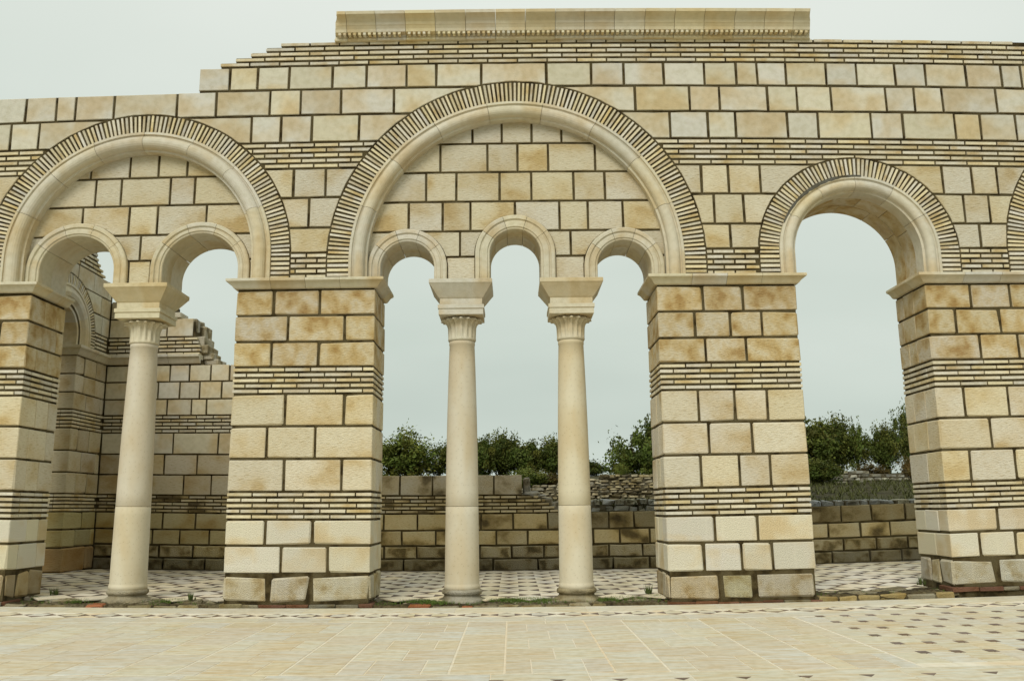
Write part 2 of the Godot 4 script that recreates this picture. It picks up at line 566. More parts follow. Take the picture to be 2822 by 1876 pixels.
func make_materials() -> void:
	var SM := FastNoiseLite.TYPE_SIMPLEX_SMOOTH
	var CE := FastNoiseLite.TYPE_CELLULAR
	# base colours, linear
	M.c_top = Color(0.585, 0.55, 0.44)
	M.c_mid = Color(0.575, 0.525, 0.395)
	M.c_pier_top = Color(0.575, 0.505, 0.36)
	M.c_pier = Color(0.61, 0.55, 0.41)
	M.c_low = Color(0.63, 0.58, 0.445)
	M.c_foot = Color(0.56, 0.49, 0.35)
	M.c_brick = Color(0.62, 0.565, 0.425)
	M.c_carved = Color(0.595, 0.55, 0.43)
	M.c_column = Color(0.595, 0.545, 0.42)
	M.c_old = Color(0.66, 0.55, 0.32)
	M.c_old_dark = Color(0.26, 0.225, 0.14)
	var grain := noise(SM, 0.015, 5, 11, [[0.15, Color(0.945, 0.94, 0.92)], [0.5, grey(0.98)], [0.75, grey(1.0)]])
	var speck := noise(SM, 0.03, 4, 17, [[0.12, Color(0.87, 0.85, 0.80)], [0.27, Color(0.965, 0.955, 0.935)], [0.5, grey(0.99)], [0.8, grey(1.0)]])
	var tool := noise(SM, 0.045, 3, 5)
	var fine := noise(SM, 0.06, 4, 8)
	var blotch := noise(SM, 0.0028, 4, 21, [[0.15, Color(0.94, 0.885, 0.79)], [0.36, Color(0.98, 0.955, 0.91)], [0.54, grey(0.99)], [0.80, Color(0.985, 0.99, 0.985)]])
	var rust := noise(SM, 0.0036, 6, 33, [[0.10, Color(0.89, 0.82, 0.69)], [0.30, Color(0.955, 0.92, 0.85)], [0.48, Color(0.985, 0.97, 0.945)], [0.68, grey(1.0)]])
	var weather := noise(SM, 0.008, 7, 38, [[0.10, Color(0.80, 0.70, 0.53)], [0.30, Color(0.90, 0.835, 0.70)], [0.52, Color(0.955, 0.92, 0.85)], [0.72, grey(0.99)], [0.90, Color(0.95, 0.92, 0.86)]])
	var pits := noise(CE, 0.07, 1, 14, [[0.0, grey(0.45)], [0.05, grey(0.66)], [0.11, grey(0.98)], [1.0, grey(1.0)]])
	var earth := noise(SM, 0.005, 6, 41, [[0.14, Color(0.84, 0.78, 0.66)], [0.34, Color(0.94, 0.91, 0.84)], [0.52, Color(0.985, 0.975, 0.95)], [0.8, grey(1.0)]])
	var lichen := noise(SM, 0.006, 6, 44, [[0.16, Color(0.60, 0.57, 0.48)], [0.32, Color(0.82, 0.78, 0.69)], [0.48, Color(0.96, 0.945, 0.90)], [0.75, grey(1.0)]])
	var soot := noise(SM, 0.004, 6, 47, [[0.16, Color(0.50, 0.47, 0.40)], [0.30, Color(0.76, 0.72, 0.62)], [0.46, Color(0.96, 0.93, 0.87)], [0.8, grey(1.0)]])
	var veins := noise(SM, 0.004, 4, 55, [[0.20, Color(0.955, 0.92, 0.86)], [0.5, Color(0.985, 0.975, 0.955)], [0.7, grey(1.0)]])
	M.t_streak = noise(SM, 0.010, 5, 61, [[0.2, Color(0.955, 0.90, 0.81)], [0.45, Color(0.985, 0.97, 0.94)], [0.62, grey(1.0)], [0.85, Color(0.975, 0.99, 0.985)]])
	stone_family("smooth", 6, grain, Vector3(0.7, 0.7, 0.7), fine, 0.2, blotch, Vector3(0.42, 0.5, 0.42))
	stone_family("tooled", 6, speck, Vector3(0.45, 2.2, 0.45), tool, 0.9, rust, Vector3(0.36, 0.45, 0.36))
	stone_family("stained", 6, speck, Vector3(0.45, 2.2, 0.45), tool, 1.0, weather, Vector3(0.5, 0.42, 0.5))
	stone_family("pitted", 5, pits, Vector3(1.3, 1.5, 1.3), tool, 0.9, blotch, Vector3(0.5, 0.5, 0.5))
	stone_family("footing", 5, pits, Vector3(1.5, 1.5, 1.5), fine, 2.6, earth, Vector3(0.8, 0.8, 0.8))
	stone_family("brick", 4, grain, Vector3(1.6, 1.6, 1.6), fine, 0.4, rust, Vector3(0.7, 0.7, 0.7))
	stone_family("carved", 4, grain, Vector3(0.8, 0.8, 0.8), fine, 0.3, blotch, Vector3(0.5, 0.5, 0.5))
	var spots := noise(CE, 0.022, 1, 19, [[0.0, Color(0.62, 0.56, 0.48)], [0.028, Color(0.80, 0.76, 0.70)], [0.05, grey(0.985)], [0.5, grey(1.0)], [1.0, grey(0.97)]])
	stone_family("drum", 3, spots, Vector3(0.9, 0.7, 0.9), fine, 0.15, veins, Vector3(0.6, 0.25, 0.6), 0.75)
	stone_family("old", 5, speck, Vector3(0.8, 1.9, 0.8), tool, 1.6, soot, Vector3(0.3, 0.4, 0.3))
	stone_family("weathered", 4, pits, Vector3(1.0, 1.0, 1.0), fine, 2.5, lichen, Vector3(0.6, 0.6, 0.6))
	stone_family("mortar", 1, speck, Vector3(2.0, 2.0, 2.0), fine, 1.5, lichen, Vector3(0.7, 0.7, 0.7))
	stone_family("slab", 4, grain, Vector3(0.8, 0.8, 0.8), fine, 0.12, M.t_streak, Vector3(0.25, 1.0, 2.2), 0.75)
	stone_family("soil", 1, noise(SM, 0.03, 5, 71, [[0.25, Color(0.55, 0.50, 0.40)], [0.5, grey(0.85)], [0.8, grey(1.0)]]), Vector3(0.5, 0.5, 0.5), fine, 3.0, lichen, Vector3(0.13, 0.13, 0.13))
	for spec in [["leaf", 0.55, 0.9], ["bark", 0.9, 0.0]]:
		var m := StandardMaterial3D.new()
		m.resource_name = spec[0]
		m.vertex_color_use_as_albedo = true
		m.roughness = spec[1]
		m.metallic_specular = 0.25
		if spec[2] > 0:
			m.cull_mode = BaseMaterial3D.CULL_DISABLED
			m.backlight_enabled = true
			m.backlight = Color(0.35, 0.4, 0.2)
		M[spec[0]] = [m]

# ---------------------------------------------------------------- the place
func _ready() -> void:
	rng.seed = 20240517
	# camera
	var cam := Camera3D.new()
	cam.name = "camera"
	cam.position = Vector3(0, 1.6, 16)
	cam.rotation = Vector3(deg_to_rad(10.75), deg_to_rad(-0.0945), deg_to_rad(-0.607))
	cam.fov = 41.91
	cam.near = 0.1
	cam.far = 900.0
	add_child(cam)
	cam.current = true
	# overcast sky
	var env := Environment.new()
	env.background_mode = Environment.BG_SKY
	var sky := Sky.new()
	var pan := PanoramaSkyMaterial.new()
	pan.panorama = ImageTexture.create_from_image(overcast())
	pan.energy_multiplier = 1.0
	sky.sky_material = pan
	env.sky = sky
	env.tonemap_mode = Environment.TONE_MAPPER_LINEAR
	env.tonemap_exposure = 1.35
	env.sdfgi_enabled = true
	env.ssao_enabled = true
	env.ssil_enabled = true
	var we := WorldEnvironment.new()
	we.name = "world_environment"
	we.environment = env
	add_child(we)
	var sun := DirectionalLight3D.new()
	sun.name = "sun"
	sun.light_energy = 0.5
	sun.light_color = Color(1.0, 0.985, 0.95)
	sun.light_angular_distance = 24.0
	sun.shadow_enabled = true
	sun.rotation = Vector3(deg_to_rad(-41), deg_to_rad(-20), 0)
	add_child(sun)

	make_materials()
	ground()
	pavement()
	mosaic_floor()
	arcade()
	back_walls()
	thresholds()
	ruins()
	trees()

func overcast() -> Image:
	var w := 1024
	var h := 512
	var f := FastNoiseLite.new()
	f.noise_type = FastNoiseLite.TYPE_SIMPLEX_SMOOTH
	f.seed = 9
	f.frequency = 1.1
	f.fractal_octaves = 5
	var im := Image.create(w, h, false, Image.FORMAT_RGBF)
	for y in h:
		var el := PI * (0.5 - (y + 0.5) / h)
		for x in w:
			var az := TAU * (x + 0.5) / w
			var d := Vector3(cos(el) * sin(az), sin(el), cos(el) * cos(az))
			# a layer of cloud seen from below: its pattern grows finer towards the horizon
			var k := 1.0 / (0.25 + maxf(d.y, 0.0))
			var n := f.get_noise_3d(d.x * k * 0.5, 0.0, d.z * k * 0.9) * 0.5 + 0.5
			var up := clampf(d.y, 0.0, 1.0)
			var l := (0.63 + 0.31 * up + (n - 0.5) * 0.15) / 1.34
			var c := Color(0.87, 1.0, 0.90).lerp(Color(0.94, 1.0, 0.93), clampf(up * 1.8 + (n - 0.5) * 0.8, 0.0, 1.0)) * l
			if d.y < 0.0: c = Color(0.25, 0.24, 0.19).lerp(c, smoothstep(-0.06, 0.0, d.y))
			im.set_pixel(x, y, c)
	return im

func terrain(x: float, z: float) -> float:
	var front := -0.16 + fall(x)
	var back := 1.5 + clampf((-z - 9.0) * 0.062, 0.0, 2.2) + 0.12 * sin(x * 0.31 + z * 0.17) * clampf((-z - 9.5) * 0.2, 0.0, 1.0)
	var t := smoothstep(-8.9, -9.15, z) if z > -9.15 else 1.0
	if z > -8.9: t = 0.0
	return lerpf(front, back, t)

func ground() -> void:
	var xs := []
	var zs := []
	var v := -400.0
	while v <= 400.0:
		xs.append(v)
		v += 40.0 if absf(v + 20) > 40.0 and absf(v) > 45.0 else 1.25
	for a in [400.0, 120.0, 60.0, 40.0, 30.0, 24.0, 18.0, 10.0, 4.0, 0.0, -4.0, -8.0, -8.88, -9.0, -9.15, -9.5]: zs.append(a)
	v = -10.0
	while v > -60.0:
		zs.append(v); v -= 1.25
	for a in [-65.0, -80.0, -110.0, -160.0, -250.0, -420.0]: zs.append(a)
	var st := SurfaceTool.new()
	st.begin(Mesh.PRIMITIVE_TRIANGLES)
	st.set_smooth_group(0)
	for i in xs.size() - 1:
		for j in zs.size() - 1:
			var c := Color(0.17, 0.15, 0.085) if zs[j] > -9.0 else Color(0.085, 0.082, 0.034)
			st.set_color(c)
			var a := Vector3(xs[i], terrain(xs[i], zs[j]), zs[j])
			var b := Vector3(xs[i + 1], terrain(xs[i + 1], zs[j]), zs[j])
			var d := Vector3(xs[i], terrain(xs[i], zs[j + 1]), zs[j + 1])
			var e := Vector3(xs[i + 1], terrain(xs[i + 1], zs[j + 1]), zs[j + 1])
			tri(st, a, d, e); tri(st, a, e, b)
	st.generate_normals()
	frame = Transform3D()
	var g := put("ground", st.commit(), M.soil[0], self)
	structure(g)

# a thin flat piece lying on the paving, outline in (x, z)
func flat(outline: PackedVector2Array, top: float, thick: float, col: Color, bevel := 0.003) -> ArrayMesh:
	var st := st_new()
	st.set_color(col)
	if Geometry2D.is_polygon_clockwise(outline): outline.reverse()
	var T := []
	var A := []
	var B := []
	var mid := Vector2.ZERO
	for p in outline: mid += p
	mid /= outline.size()
	for p in outline:
		var q := p + (mid - p).normalized() * bevel * 1.4
		var f := fall(p.x)
		T.append(Vector3(q.x, top + f, q.y)); A.append(Vector3(p.x, top - bevel + f, p.y)); B.append(Vector3(p.x, top - thick + f, p.y))
	var n := T.size()
	for i in range(1, n - 1): tri(st, T[0], T[i], T[i + 1])
	for i in n:
		var j := (i + 1) % n
		tri(st, T[i], A[j], T[j]); tri(st, T[i], A[i], A[j])
		tri(st, A[i], B[j], A[j]); tri(st, A[i], B[i], B[j])
	st.generate_normals()
	return st.commit()

func sheet(x0: float, x1: float, z0: float, z1: float, top: float, col: Color) -> ArrayMesh:
	var st := SurfaceTool.new()
	st.begin(Mesh.PRIMITIVE_TRIANGLES)
	st.set_smooth_group(0)
	st.set_color(col)
	var n := int((x1 - x0) / 0.8)
	for i in n:
		var a := lerpf(x0, x1, float(i) / n)
		var b := lerpf(x0, x1, float(i + 1) / n)
		var p := Vector3(a, top + fall(a), z0)
		var q := Vector3(b, top + fall(b), z0)
		var r := Vector3(b, top + fall(b), z1)
		var s := Vector3(a, top + fall(a), z1)
		tri(st, p, q, r); tri(st, p, r, s)
		# its front and back edges have thickness
		for e in [[p, q], [s, r]]:
			tri(st, e[0], e[1], e[1] - Vector3(0, 0.12, 0)); tri(st, e[0], e[1] - Vector3(0, 0.12, 0), e[0] - Vector3(0, 0.12, 0))
	st.generate_normals()
	return st.commit()

func diamond(x: float, z: float, a: float, b: float) -> PackedVector2Array:
	return PackedVector2Array([Vector2(x - a, z), Vector2(x, z - b), Vector2(x + a, z), Vector2(x, z + b)])

# the eight-sided middle of a lozenge (half sizes da, db) whose four tips are cut off at a and b
func octagon(x: float, z: float, a: float, b: float, da: float, db: float) -> PackedVector2Array:
	var zz := db * (1.0 - a / da)
	var xx := da * (1.0 - b / db)
	return PackedVector2Array([Vector2(x + a, z - zz), Vector2(x + a, z + zz), Vector2(x + xx, z + b), Vector2(x - xx, z + b), Vector2(x - a, z + zz), Vector2(x - a, z - zz), Vector2(x - xx, z - b), Vector2(x + xx, z - b)])

func pavement() -> void:
	frame = Transform3D()
	var top := GROUND
	var pv := put("pavement", sheet(-15, 15, 0.05, 30, top - 0.004, Color(0.64, 0.59, 0.48)), M.slab[0], self)
	structure(pv)
	var light := Color(0.60, 0.57, 0.475)
	var tan := Color(0.59, 0.535, 0.42)
	var white := Color(0.63, 0.595, 0.49)
	var dark := Color(0.20, 0.152, 0.122)
	# plain bands along the wall and along the border
	var x := -10.4
	while x < 10.4:
		var l := rng.randf_range(0.8, 1.3)
		put("paving_slab", flat(rect(x + 0.004, 0.07, minf(x + l, 10.4) - 0.004, 0.86), top, 0.03, tint(white, 0.03, 0.03)), pick("slab"), pv)
		x += l
	x = -10.2
	while x < 10.2:
		var l := rng.randf_range(0.9, 1.4)
		put("paving_slab", flat(rect(x + 0.004, 1.49, minf(x + l, 10.2) - 0.004, 2.02), top, 0.03, tint(light, 0.03, 0.03)), pick("slab"), pv)
		x += l
	# the border of dark lozenges, each with a pale octagon in it
	for i in 38:
		var cx := -0.11 + 0.535 * (i - 19)
		put("dark_lozenge", flat(diamond(cx, 1.17, 0.262, 0.275), top + 0.001, 0.02, tint(dark, 0.15), 0.001), M.slab[0], pv)
		put("pale_octagon", flat(octagon(cx, 1.17, 0.130, 0.145, 0.262, 0.275), top + 0.006, 0.02, tint(white, 0.04), 0.001), pick("slab"), pv)
	# running slabs in strips that lead up to the wall
	var edges := [-9.98, -9.4, -8.25, -7.67, -6.52, -5.95, -4.8, -4.22, -3.57, -2.42, -1.84, -0.68, -0.1, 1.05, 1.62, 2.77, 3.34, 4.22]
	var rows := [2.05, 2.36, 3.15, 3.96, 4.72, 5.5, 6.38]
	for i in edges.size() - 1:
		var w: float = edges[i + 1] - edges[i]
		for k in rows.size() - 1:
			var cuts := [edges[i], edges[i + 1]]
			if w > 0.8:
				if k % 2: cuts = [edges[i], edges[i] + w * 0.25, edges[i] + w * 0.75, edges[i + 1]]
				else: cuts = [edges[i], edges[i] + w * 0.5, edges[i + 1]]
			for j in cuts.size() - 1:
				var g0 := 0.013 if j == 0 else 0.008
				var g1 := 0.013 if j == cuts.size() - 2 else 0.008
				var sh := 0.0 if w > 0.8 else 0.3
				put("paving_slab", flat(rect(cuts[j] + g0, rows[k] + 0.005 + sh * (1.0 if k else 0.0), cuts[j + 1] - g1, rows[k + 1] - 0.005 + (sh if k < rows.size() - 2 else 0.0)), top, 0.03, tint(tan if rng.randf() < 0.6 else light, 0.03, 0.04)), pick("slab"), pv)
	# the panel at the right: small slabs with a dark square at every corner
	for i in 15:
		for k in 6:
			var x0 := 4.24 + 0.3835 * i
			var z0 := 2.07 + 0.685 * k
			put("paving_slab", flat(rect(x0 + 0.009, z0 + 0.006, x0 + 0.3745, z0 + 0.679), top, 0.03, tint(tan if rng.randf() < 0.35 else light, 0.03, 0.04)), pick("slab"), pv)
			put("dark_square", flat(rect(x0 + 0.3835 - 0.062, z0 - 0.08, x0 + 0.3835 + 0.062, z0 + 0.08), top + 0.003, 0.02, tint(dark, 0.2), 0.001), M.slab[0], pv)
	# the near border, just at the edge of the picture
	for i in 24:
		var cx := -6.9 + 0.612 * i
		put("dark_triangle", flat(PackedVector2Array([Vector2(cx - 0.085, 6.74), Vector2(cx + 0.07, 6.74), Vector2(cx - 0.01, 6.86)]), top + 0.003, 0.02, tint(dark, 0.2), 0.001), M.slab[0], pv)
	for k in 2:
		x = -8.0
		while x < 9.4:
			var l := rng.randf_range(0.8, 1.3)
			put("paving_slab", flat(rect(x + 0.006, 6.40 + 0.86 * k, minf(x + l, 9.4) - 0.006, 7.25 + 0.86 * k), top, 0.03, tint(light, 0.04, 0.05)), pick("slab"), pv)
			x += l

func mosaic_floor() -> void:
	frame = Transform3D()
	var top := 0.02
	var fl := put("mosaic_floor", sheet(-12.2, 13.5, -8.3, -0.72, top - 0.004, Color(0.30, 0.26, 0.20)), M.slab[1], self)
	structure(fl)
	var white := Color(0.68, 0.62, 0.50)
	var dark := Color(0.15, 0.115, 0.09)
	for i in 31:
		for k in 8:
			var cx := 0.71 + 0.795 * (i - 15)
			var cz := -7.08 + 0.965 * k
			if k < 7:
				put("dark_lozenge", flat(diamond(cx, cz, 0.392, 0.478), top, 0.02, tint(dark, 0.2), 0.001), M.slab[0], fl)
				put("pale_octagon", flat(octagon(cx, cz, 0.195, 0.225, 0.372, 0.450), top + 0.005, 0.02, tint(white, 0.06), 0.001), pick("slab"), fl)
			var zc := cz - 0.4825
			put("pale_lozenge", flat(diamond(cx + 0.3975, zc, 0.378, 0.460), top + 0.001, 0.02, tint(white, 0.06), 0.001), pick("slab"), fl)

func arcade() -> void:
	var A1 := Vector2(-6.97, 6.33)
	var A2 := Vector2(0.13, 6.19)
	var A3 := Vector2(6.545, 6.29)
	var A4 := Vector2(12.22, 6.33)
	var holes := []
	for e in [[A1, 2.885], [A2, 3.565], [A3, 1.892], [A4, 2.915]]: holes.append(arch_outline(e[0], e[1], 5.7))
	# piers
	var top := [5.648, 5.15, 4.655, 4.186, 3.688, 3.098, 2.512, 1.926, 1.441]
	pier("stone pier at the far left, beside the single column under the left arch", -11.3, -8.87, 1.3, [5.63, 5.118, 4.65, 4.19, 3.682, 3.107, 2.51, 1.916, 1.427, 0.992, 0.515, 0.015], [[-10.6, -9.7], [-10.3, -9.4], [-10.5, -9.5], [-10.2, -9.45], [-10.6, -9.75], [-10.2, -9.5], [-10.5, -9.7, -9.39], [-10.4, -9.6], [-10.6, -10.0, -9.33]], false, true, [Color(0.5, 0.45, 0.33), Color(0.42, 0.42, 0.35), Color(0.42, 0.42, 0.36), Color(0.50, 0.40, 0.24)])
	pier("broad stone pier standing between the single column and the pair of columns", -5.06, -2.5, 1.3, top + [0.99, 0.509, 0.0], [[-4.38, -3.52], [-4.09, -3.05], [-4.38, -3.52], [-4.09, -3.03], [-4.40, -3.53], [-4.07, -3.04], [-4.36, -3.53], [-4.07, -3.25], [-4.26, -3.54]], true, true, [Color(0.63, 0.55, 0.37), Color(0.64, 0.575, 0.425), Color(0.65, 0.60, 0.455)])
	pier("stone pier between the pair of columns and the narrow doorway arch", 2.72, 5.30, 1.3, top + [0.974, 0.468, -0.025], [[3.57, 4.31], [3.40, 4.05, 4.63], [3.57, 4.32], [3.39, 4.05, 4.64], [3.55, 4.33], [3.38, 4.07, 4.62], [3.57, 4.33], [3.36, 4.02, 4.56], [3.62, 4.23]], true, true, [Color(0.56, 0.465, 0.30), Color(0.56, 0.53, 0.38), Color(0.50, 0.445, 0.33)])
	pier("stone pier at the right edge, its left side seen through the narrow doorway", 7.70, 9.75, 1.3, top.slice(0, 1) + [5.165, 4.67, 4.182, 3.676, 3.094, 2.507, 1.924, 1.45, 1.04, 0.597, 0.105], [[8.53, 9.26], [8.21, 9.03], [8.61, 9.31], [8.21, 9.01], [8.63, 9.4], [8.20, 9.01], [8.58, 9.3], [8.22, 8.85], [8.47, 9.2]], true, true, [Color(0.65, 0.60, 0.48), Color(0.58, 0.545, 0.43)])
	column("marble column standing alone under the left double arch", -6.985, 0)
	column("left marble column of the pair under the big central arch", -0.925, 1)
	column("right marble column of the pair under the big central arch", 1.15, 2)

	# the wall over the arches
	var w := thing("arcade_wall", "upper wall of cream stone and thin brick bands over the arches, stepped at one end", "wall")
	var out := PackedVector2Array([Vector2(-11.4, SPRING), Vector2(10.3, SPRING), Vector2(10.3, 10.63), Vector2(-4.42, 10.63), Vector2(-4.42, 10.548), Vector2(-4.71, 10.548), Vector2(-4.71, 10.446), Vector2(-5.0, 10.446), Vector2(-5.0, 10.344), Vector2(-5.3, 10.344), Vector2(-5.3, 10.242), Vector2(-5.585, 10.242), Vector2(-5.585, 10.13), Vector2(-5.98, 10.13), Vector2(-5.98, 9.63), Vector2(-11.4, 9.63)])
	var inner := []
	for e in [[A1, 2.2], [A2, 2.88], [A3, 1.25], [A4, 2.2]]: inner.append(arch_outline(e[0], e[1], 5.7))
	mortar(w, out, -0.024, -1.22, inner)
	var ct: Color = M.c_top
	course(w, "block", "smooth", ct, [-6.01, -5.4, -4.86, -4.25, -3.41, -2.75, -1.97, -1.39, -0.52, 0.75, 1.62, 2.25, 3.03, 3.82, 4.44, 4.85, 5.41, 6.19, 6.78, 7.53, 8.12, 8.91, 9.6, 9.98, 10.33], 9.65, 10.145, 0, -0.3, 0.05, holes)
	course(w, "block", "smooth", ct, [-10.1, -9.31, -8.72, -8.35, -7.61, -6.40, -5.64, -4.6, -4.01, -3.23, -2.21, 2.46, 3.51, 4.09, 5.02, 5.59, 6.25, 7.31, 7.86, 8.4, 9.44, 10.33], 9.117, 9.65, 0, -0.3, 0.05, holes)
	course(w, "block", "smooth", ct, [-10.1, -9.55, -9.01, -4.94, -4.37, -3.78, -2.87, 3.11, 3.84, 4.37, 5.37, 5.96, 6.98, 7.59, 8.59, 9.08, 9.76, 10.33], 8.558, 9.117, 0, -0.3, 0.05, holes)
	var cm: Color = M.c_mid
	course(w, "block", "tooled", cm, [-10.3, -9.75, -4.09, -3.48, 3.66, 4.17, 4.78, 8.24, 8.8, 9.28, 10.33], 7.44, 8.031, 0, -0.3, 0.05, holes)
	course(w, "block", "tooled", cm, [-4.6, -3.78, 2.8, 3.87, 4.43, 8.59, 9.07, 10.33], 6.845, 7.44, 0, -0.3, 0.05, holes)
	course(w, "block", "tooled", cm, [-4.6, 0.13, 4.15, 6.5, 8.84, 10.33], 6.352, 6.845, 0, -0.3, 0.05, holes)
	brick_band(w, -4.4, 10.3, 10.145, 10.655, 0.58, 0, -0.2, M.c_brick, holes, [[-5.62, 10.3], [-5.334, 10.3], [-5.036, 10.3], [-4.747, 10.3], [-4.456, 9.887]], 5, -3.29)
	brick_band(w, -10.3, 2.6, 8.031, 8.558, 0.47, 0, -0.2, M.c_brick, holes, [], 5, -4.66)
	brick_band(w, 2.6, 10.3, 8.031, 8.558, 0.61, 0, -0.2, M.c_brick, holes, [], 5, 3.25)
	brick_band(w, -4.2, 9.6, 5.845, 6.352, 0.40, 0, -0.2, M.c_brick, holes, [], 5, -3.4)

	# the arches
	var wide := func(ro: float, ri: float) -> Array:
		var p := [Vector2(ro, -0.2), Vector2(ro, 0.035), Vector2(ro - 0.05, 0.045), Vector2(ro - 0.06, 0.02), Vector2(ro - 0.085, 0.012)]
		var rc := (ro - 0.085 + ri + 0.045) * 0.5
		var rr := (ro - 0.085 - ri - 0.045) * 0.5
		for i in 9:
			var a := PI * (i + 0.5) / 9.0
			p.append(Vector2(rc + rr * cos(a), 0.0 + rr * 0.95 * sin(a)))
		p.append_array([Vector2(ri + 0.04, -0.035), Vector2(ri, -0.045), Vector2(ri, -0.34), Vector2(ro - 0.05, -0.34)])
		return p
	var small := func(ro: float, ri: float, back: float) -> Array:
		return [Vector2(ro, -0.26), Vector2(ro, -0.135), Vector2(ro - 0.02, -0.12), Vector2(ro - 0.075, -0.118), Vector2(ro - 0.09, -0.145), Vector2(ro - 0.105, -0.148), Vector2(ro - 0.125, -0.13), Vector2(ri + 0.05, -0.128), Vector2(ri + 0.035, -0.15), Vector2(ri + 0.012, -0.152), Vector2(ri, -0.165), Vector2(ri, back), Vector2(ro, back)]
	var cc: Color = M.c_carved

	var a1 := thing("arch", "left arch of the arcade, its stone panel pierced by two small arches", "arch", Vector3.ZERO, 0.0, "arches of the arcade")
	arch_bricks(a1, A1, 2.50, 2.885, SPRING)
	arch_stones(a1, "archivolt_stone", "carved", cc, wide.call(2.505, 2.13), A1, 8, SPRING)
	var t1 := [arch_outline(Vector2(-8.155, 6.116), 0.955, 5.6), arch_outline(Vector2(-5.83, 6.11), 0.935, 5.6)]
	panel(a1, A1, 2.19, t1, [8.6, 7.99, 7.417, 6.82, 6.308, 5.842], [[-9.0, -8.05, -7.3, -6.75, -6.2, -5.0], [-9.4, -7.93, -7.44, -6.5, -6.03, -4.7], [-9.4, -8.14, -7.25, -6.71, -5.78, -4.5], [-9.4, -7.0, -4.5], [-9.4, -7.2, -6.78, -4.5]], [arch_outline(Vector2(-8.155, 6.116), 0.8, 5.6), arch_outline(Vector2(-5.83, 6.11), 0.8, 5.6)])
	for e in [[Vector2(-8.155, 6.116), 0.95, 0.70], [Vector2(-5.83, 6.11), 0.93, 0.712]]:
		arch_stones(a1, "small_arch_stone", "carved", cc, small.call(e[1], e[2], -0.62), e[0], 5, SPRING)
		arch_stones(a1, "soffit_stone", "carved", cc, [Vector2(e[2], -0.625), Vector2(e[2], -1.2), Vector2(e[1], -1.2), Vector2(e[1], -0.625)], e[0], 5, SPRING)

	var a2 := thing("arch", "largest arch in the middle, its stone panel pierced by three small arches", "arch", Vector3.ZERO, 0.0, "arches of the arcade")
	arch_bricks(a2, A2, 3.13, 3.565, SPRING)
	arch_stones(a2, "archivolt_stone", "carved", cc, wide.call(3.135, 2.80), A2, 9, SPRING)
	var C := Vector2(-1.93, 6.09)
	var D := Vector2(0.105, 6.335)
	var E := Vector2(2.16, 6.075)
	var t2 := [arch_outline(C, 0.76, 5.6), arch_outline(D, 0.77, 5.6), arch_outline(E, 0.768, 5.6)]
	panel(a2, A2, 2.87, t2, [9.15, 8.56, 7.977, 7.387, 6.796, 6.294, 5.842], [[-2, -0.7, -0.13, 0.45, 1.03, 2], [-2.6, -1.32, -0.41, 0.17, 0.76, 1.67, 2.9], [-2.9, -1.59, -1.01, -0.18, 0.43, 1.24, 1.84, 3], [-3, -1.92, -1.27, -0.74, 0.11, 0.96, 1.5, 2.17, 3.1], [-3, -0.94, 1.16, 3.1], [-3, -1.2, -0.64, 0.85, 1.42, 3.1]], [arch_outline(C, 0.6, 5.6), arch_outline(D, 0.6, 5.6), arch_outline(E, 0.6, 5.6)])
	for e in [[C, 0.745, 0.505], [D, 0.755, 0.482], [E, 0.753, 0.507]]:
		arch_stones(a2, "small_arch_stone", "carved", cc, small.call(e[1], e[2], -0.62), e[0], 5, SPRING)
		arch_stones(a2, "soffit_stone", "carved", cc, [Vector2(e[2], -0.625), Vector2(e[2], -1.2), Vector2(e[1], -1.2), Vector2(e[1], -0.625)], e[0], 5, SPRING)

	var a3 := thing("arch", "narrow open arch over the doorway at the right, stained along its upper left edge", "arch", Vector3.ZERO, 0.0, "arches of the arcade")
	arch_bricks(a3, A3, 1.495, 1.892, SPRING)
	arch_stones(a3, "archivolt_stone", "carved", cc, wide.call(1.50, 1.192), A3, 6, SPRING)
	arch_stones(a3, "soffit_stone", "stained", M.c_pier_top, [Vector2(1.20, -0.345), Vector2(1.20, -0.8), Vector2(1.4, -0.8), Vector2(1.4, -0.345)], A3, 7, SPRING)
	arch_stones(a3, "soffit_stone", "stained", M.c_pier_top, [Vector2(1.195, -0.806), Vector2(1.195, -1.25), Vector2(1.4, -1.25), Vector2(1.4, -0.806)], A3, 6, SPRING)
	# dark mortar smeared over the joint between ring and bricks, upper left
	var sm := st_new()
	sm.set_color(Color(0.16, 0.155, 0.13))
	var prev := []
	for i in 31:
		var a := deg_to_rad(lerpf(85.0, 158.0, i / 30.0))
		var wdt := 0.035 * (0.35 + rng.randf()) * sin(PI * i / 30.0) + 0.004
		var d := Vector2.from_angle(a)
		var p := A3 + d * (1.495 - wdt)
		var q := A3 + d * (1.512 + wdt * 0.25)
		var cur := [settle(Vector3(p.x, p.y, 0.05)), settle(Vector3(q.x, q.y, 0.05))]
		if i: face(sm, [prev[0], prev[1], cur[1], cur[0]], cur[0] - Vector3(0, 0, 1))
		if i: face(sm, [prev[0], cur[0], cur[0] - Vector3(0, 0, 0.03), prev[0] - Vector3(0, 0, 0.03)], cur[1])
		prev = cur
	sm.generate_normals()
	put("mortar_smear", sm.commit(), M.footing[0], a3)

	var a4 := thing("arch", "arch cut off by the right edge, only its ring of thin bricks showing", "arch", Vector3.ZERO, 0.0, "arches of the arcade")
	arch_bricks(a4, A4, 2.53, 2.915, SPRING, 90.0, 180.0)
	arch_stones(a4, "archivolt_stone", "carved", cc, wide.call(2.535, 2.15), A4, 8, SPRING, 4, 7)

	# the cornice that lies on the wall
	var co := thing("cornice", "moulded stone cornice with a row of dentils on top of the wall", "cornice")
	var cuts := [-3.31, -3.12, -2.55, -1.98, -1.4, -0.81, -0.23, 0.35, 0.93, 1.5, 2.08, 2.67, 3.245, 3.82, 4.41, 4.99, 5.55, 5.86]
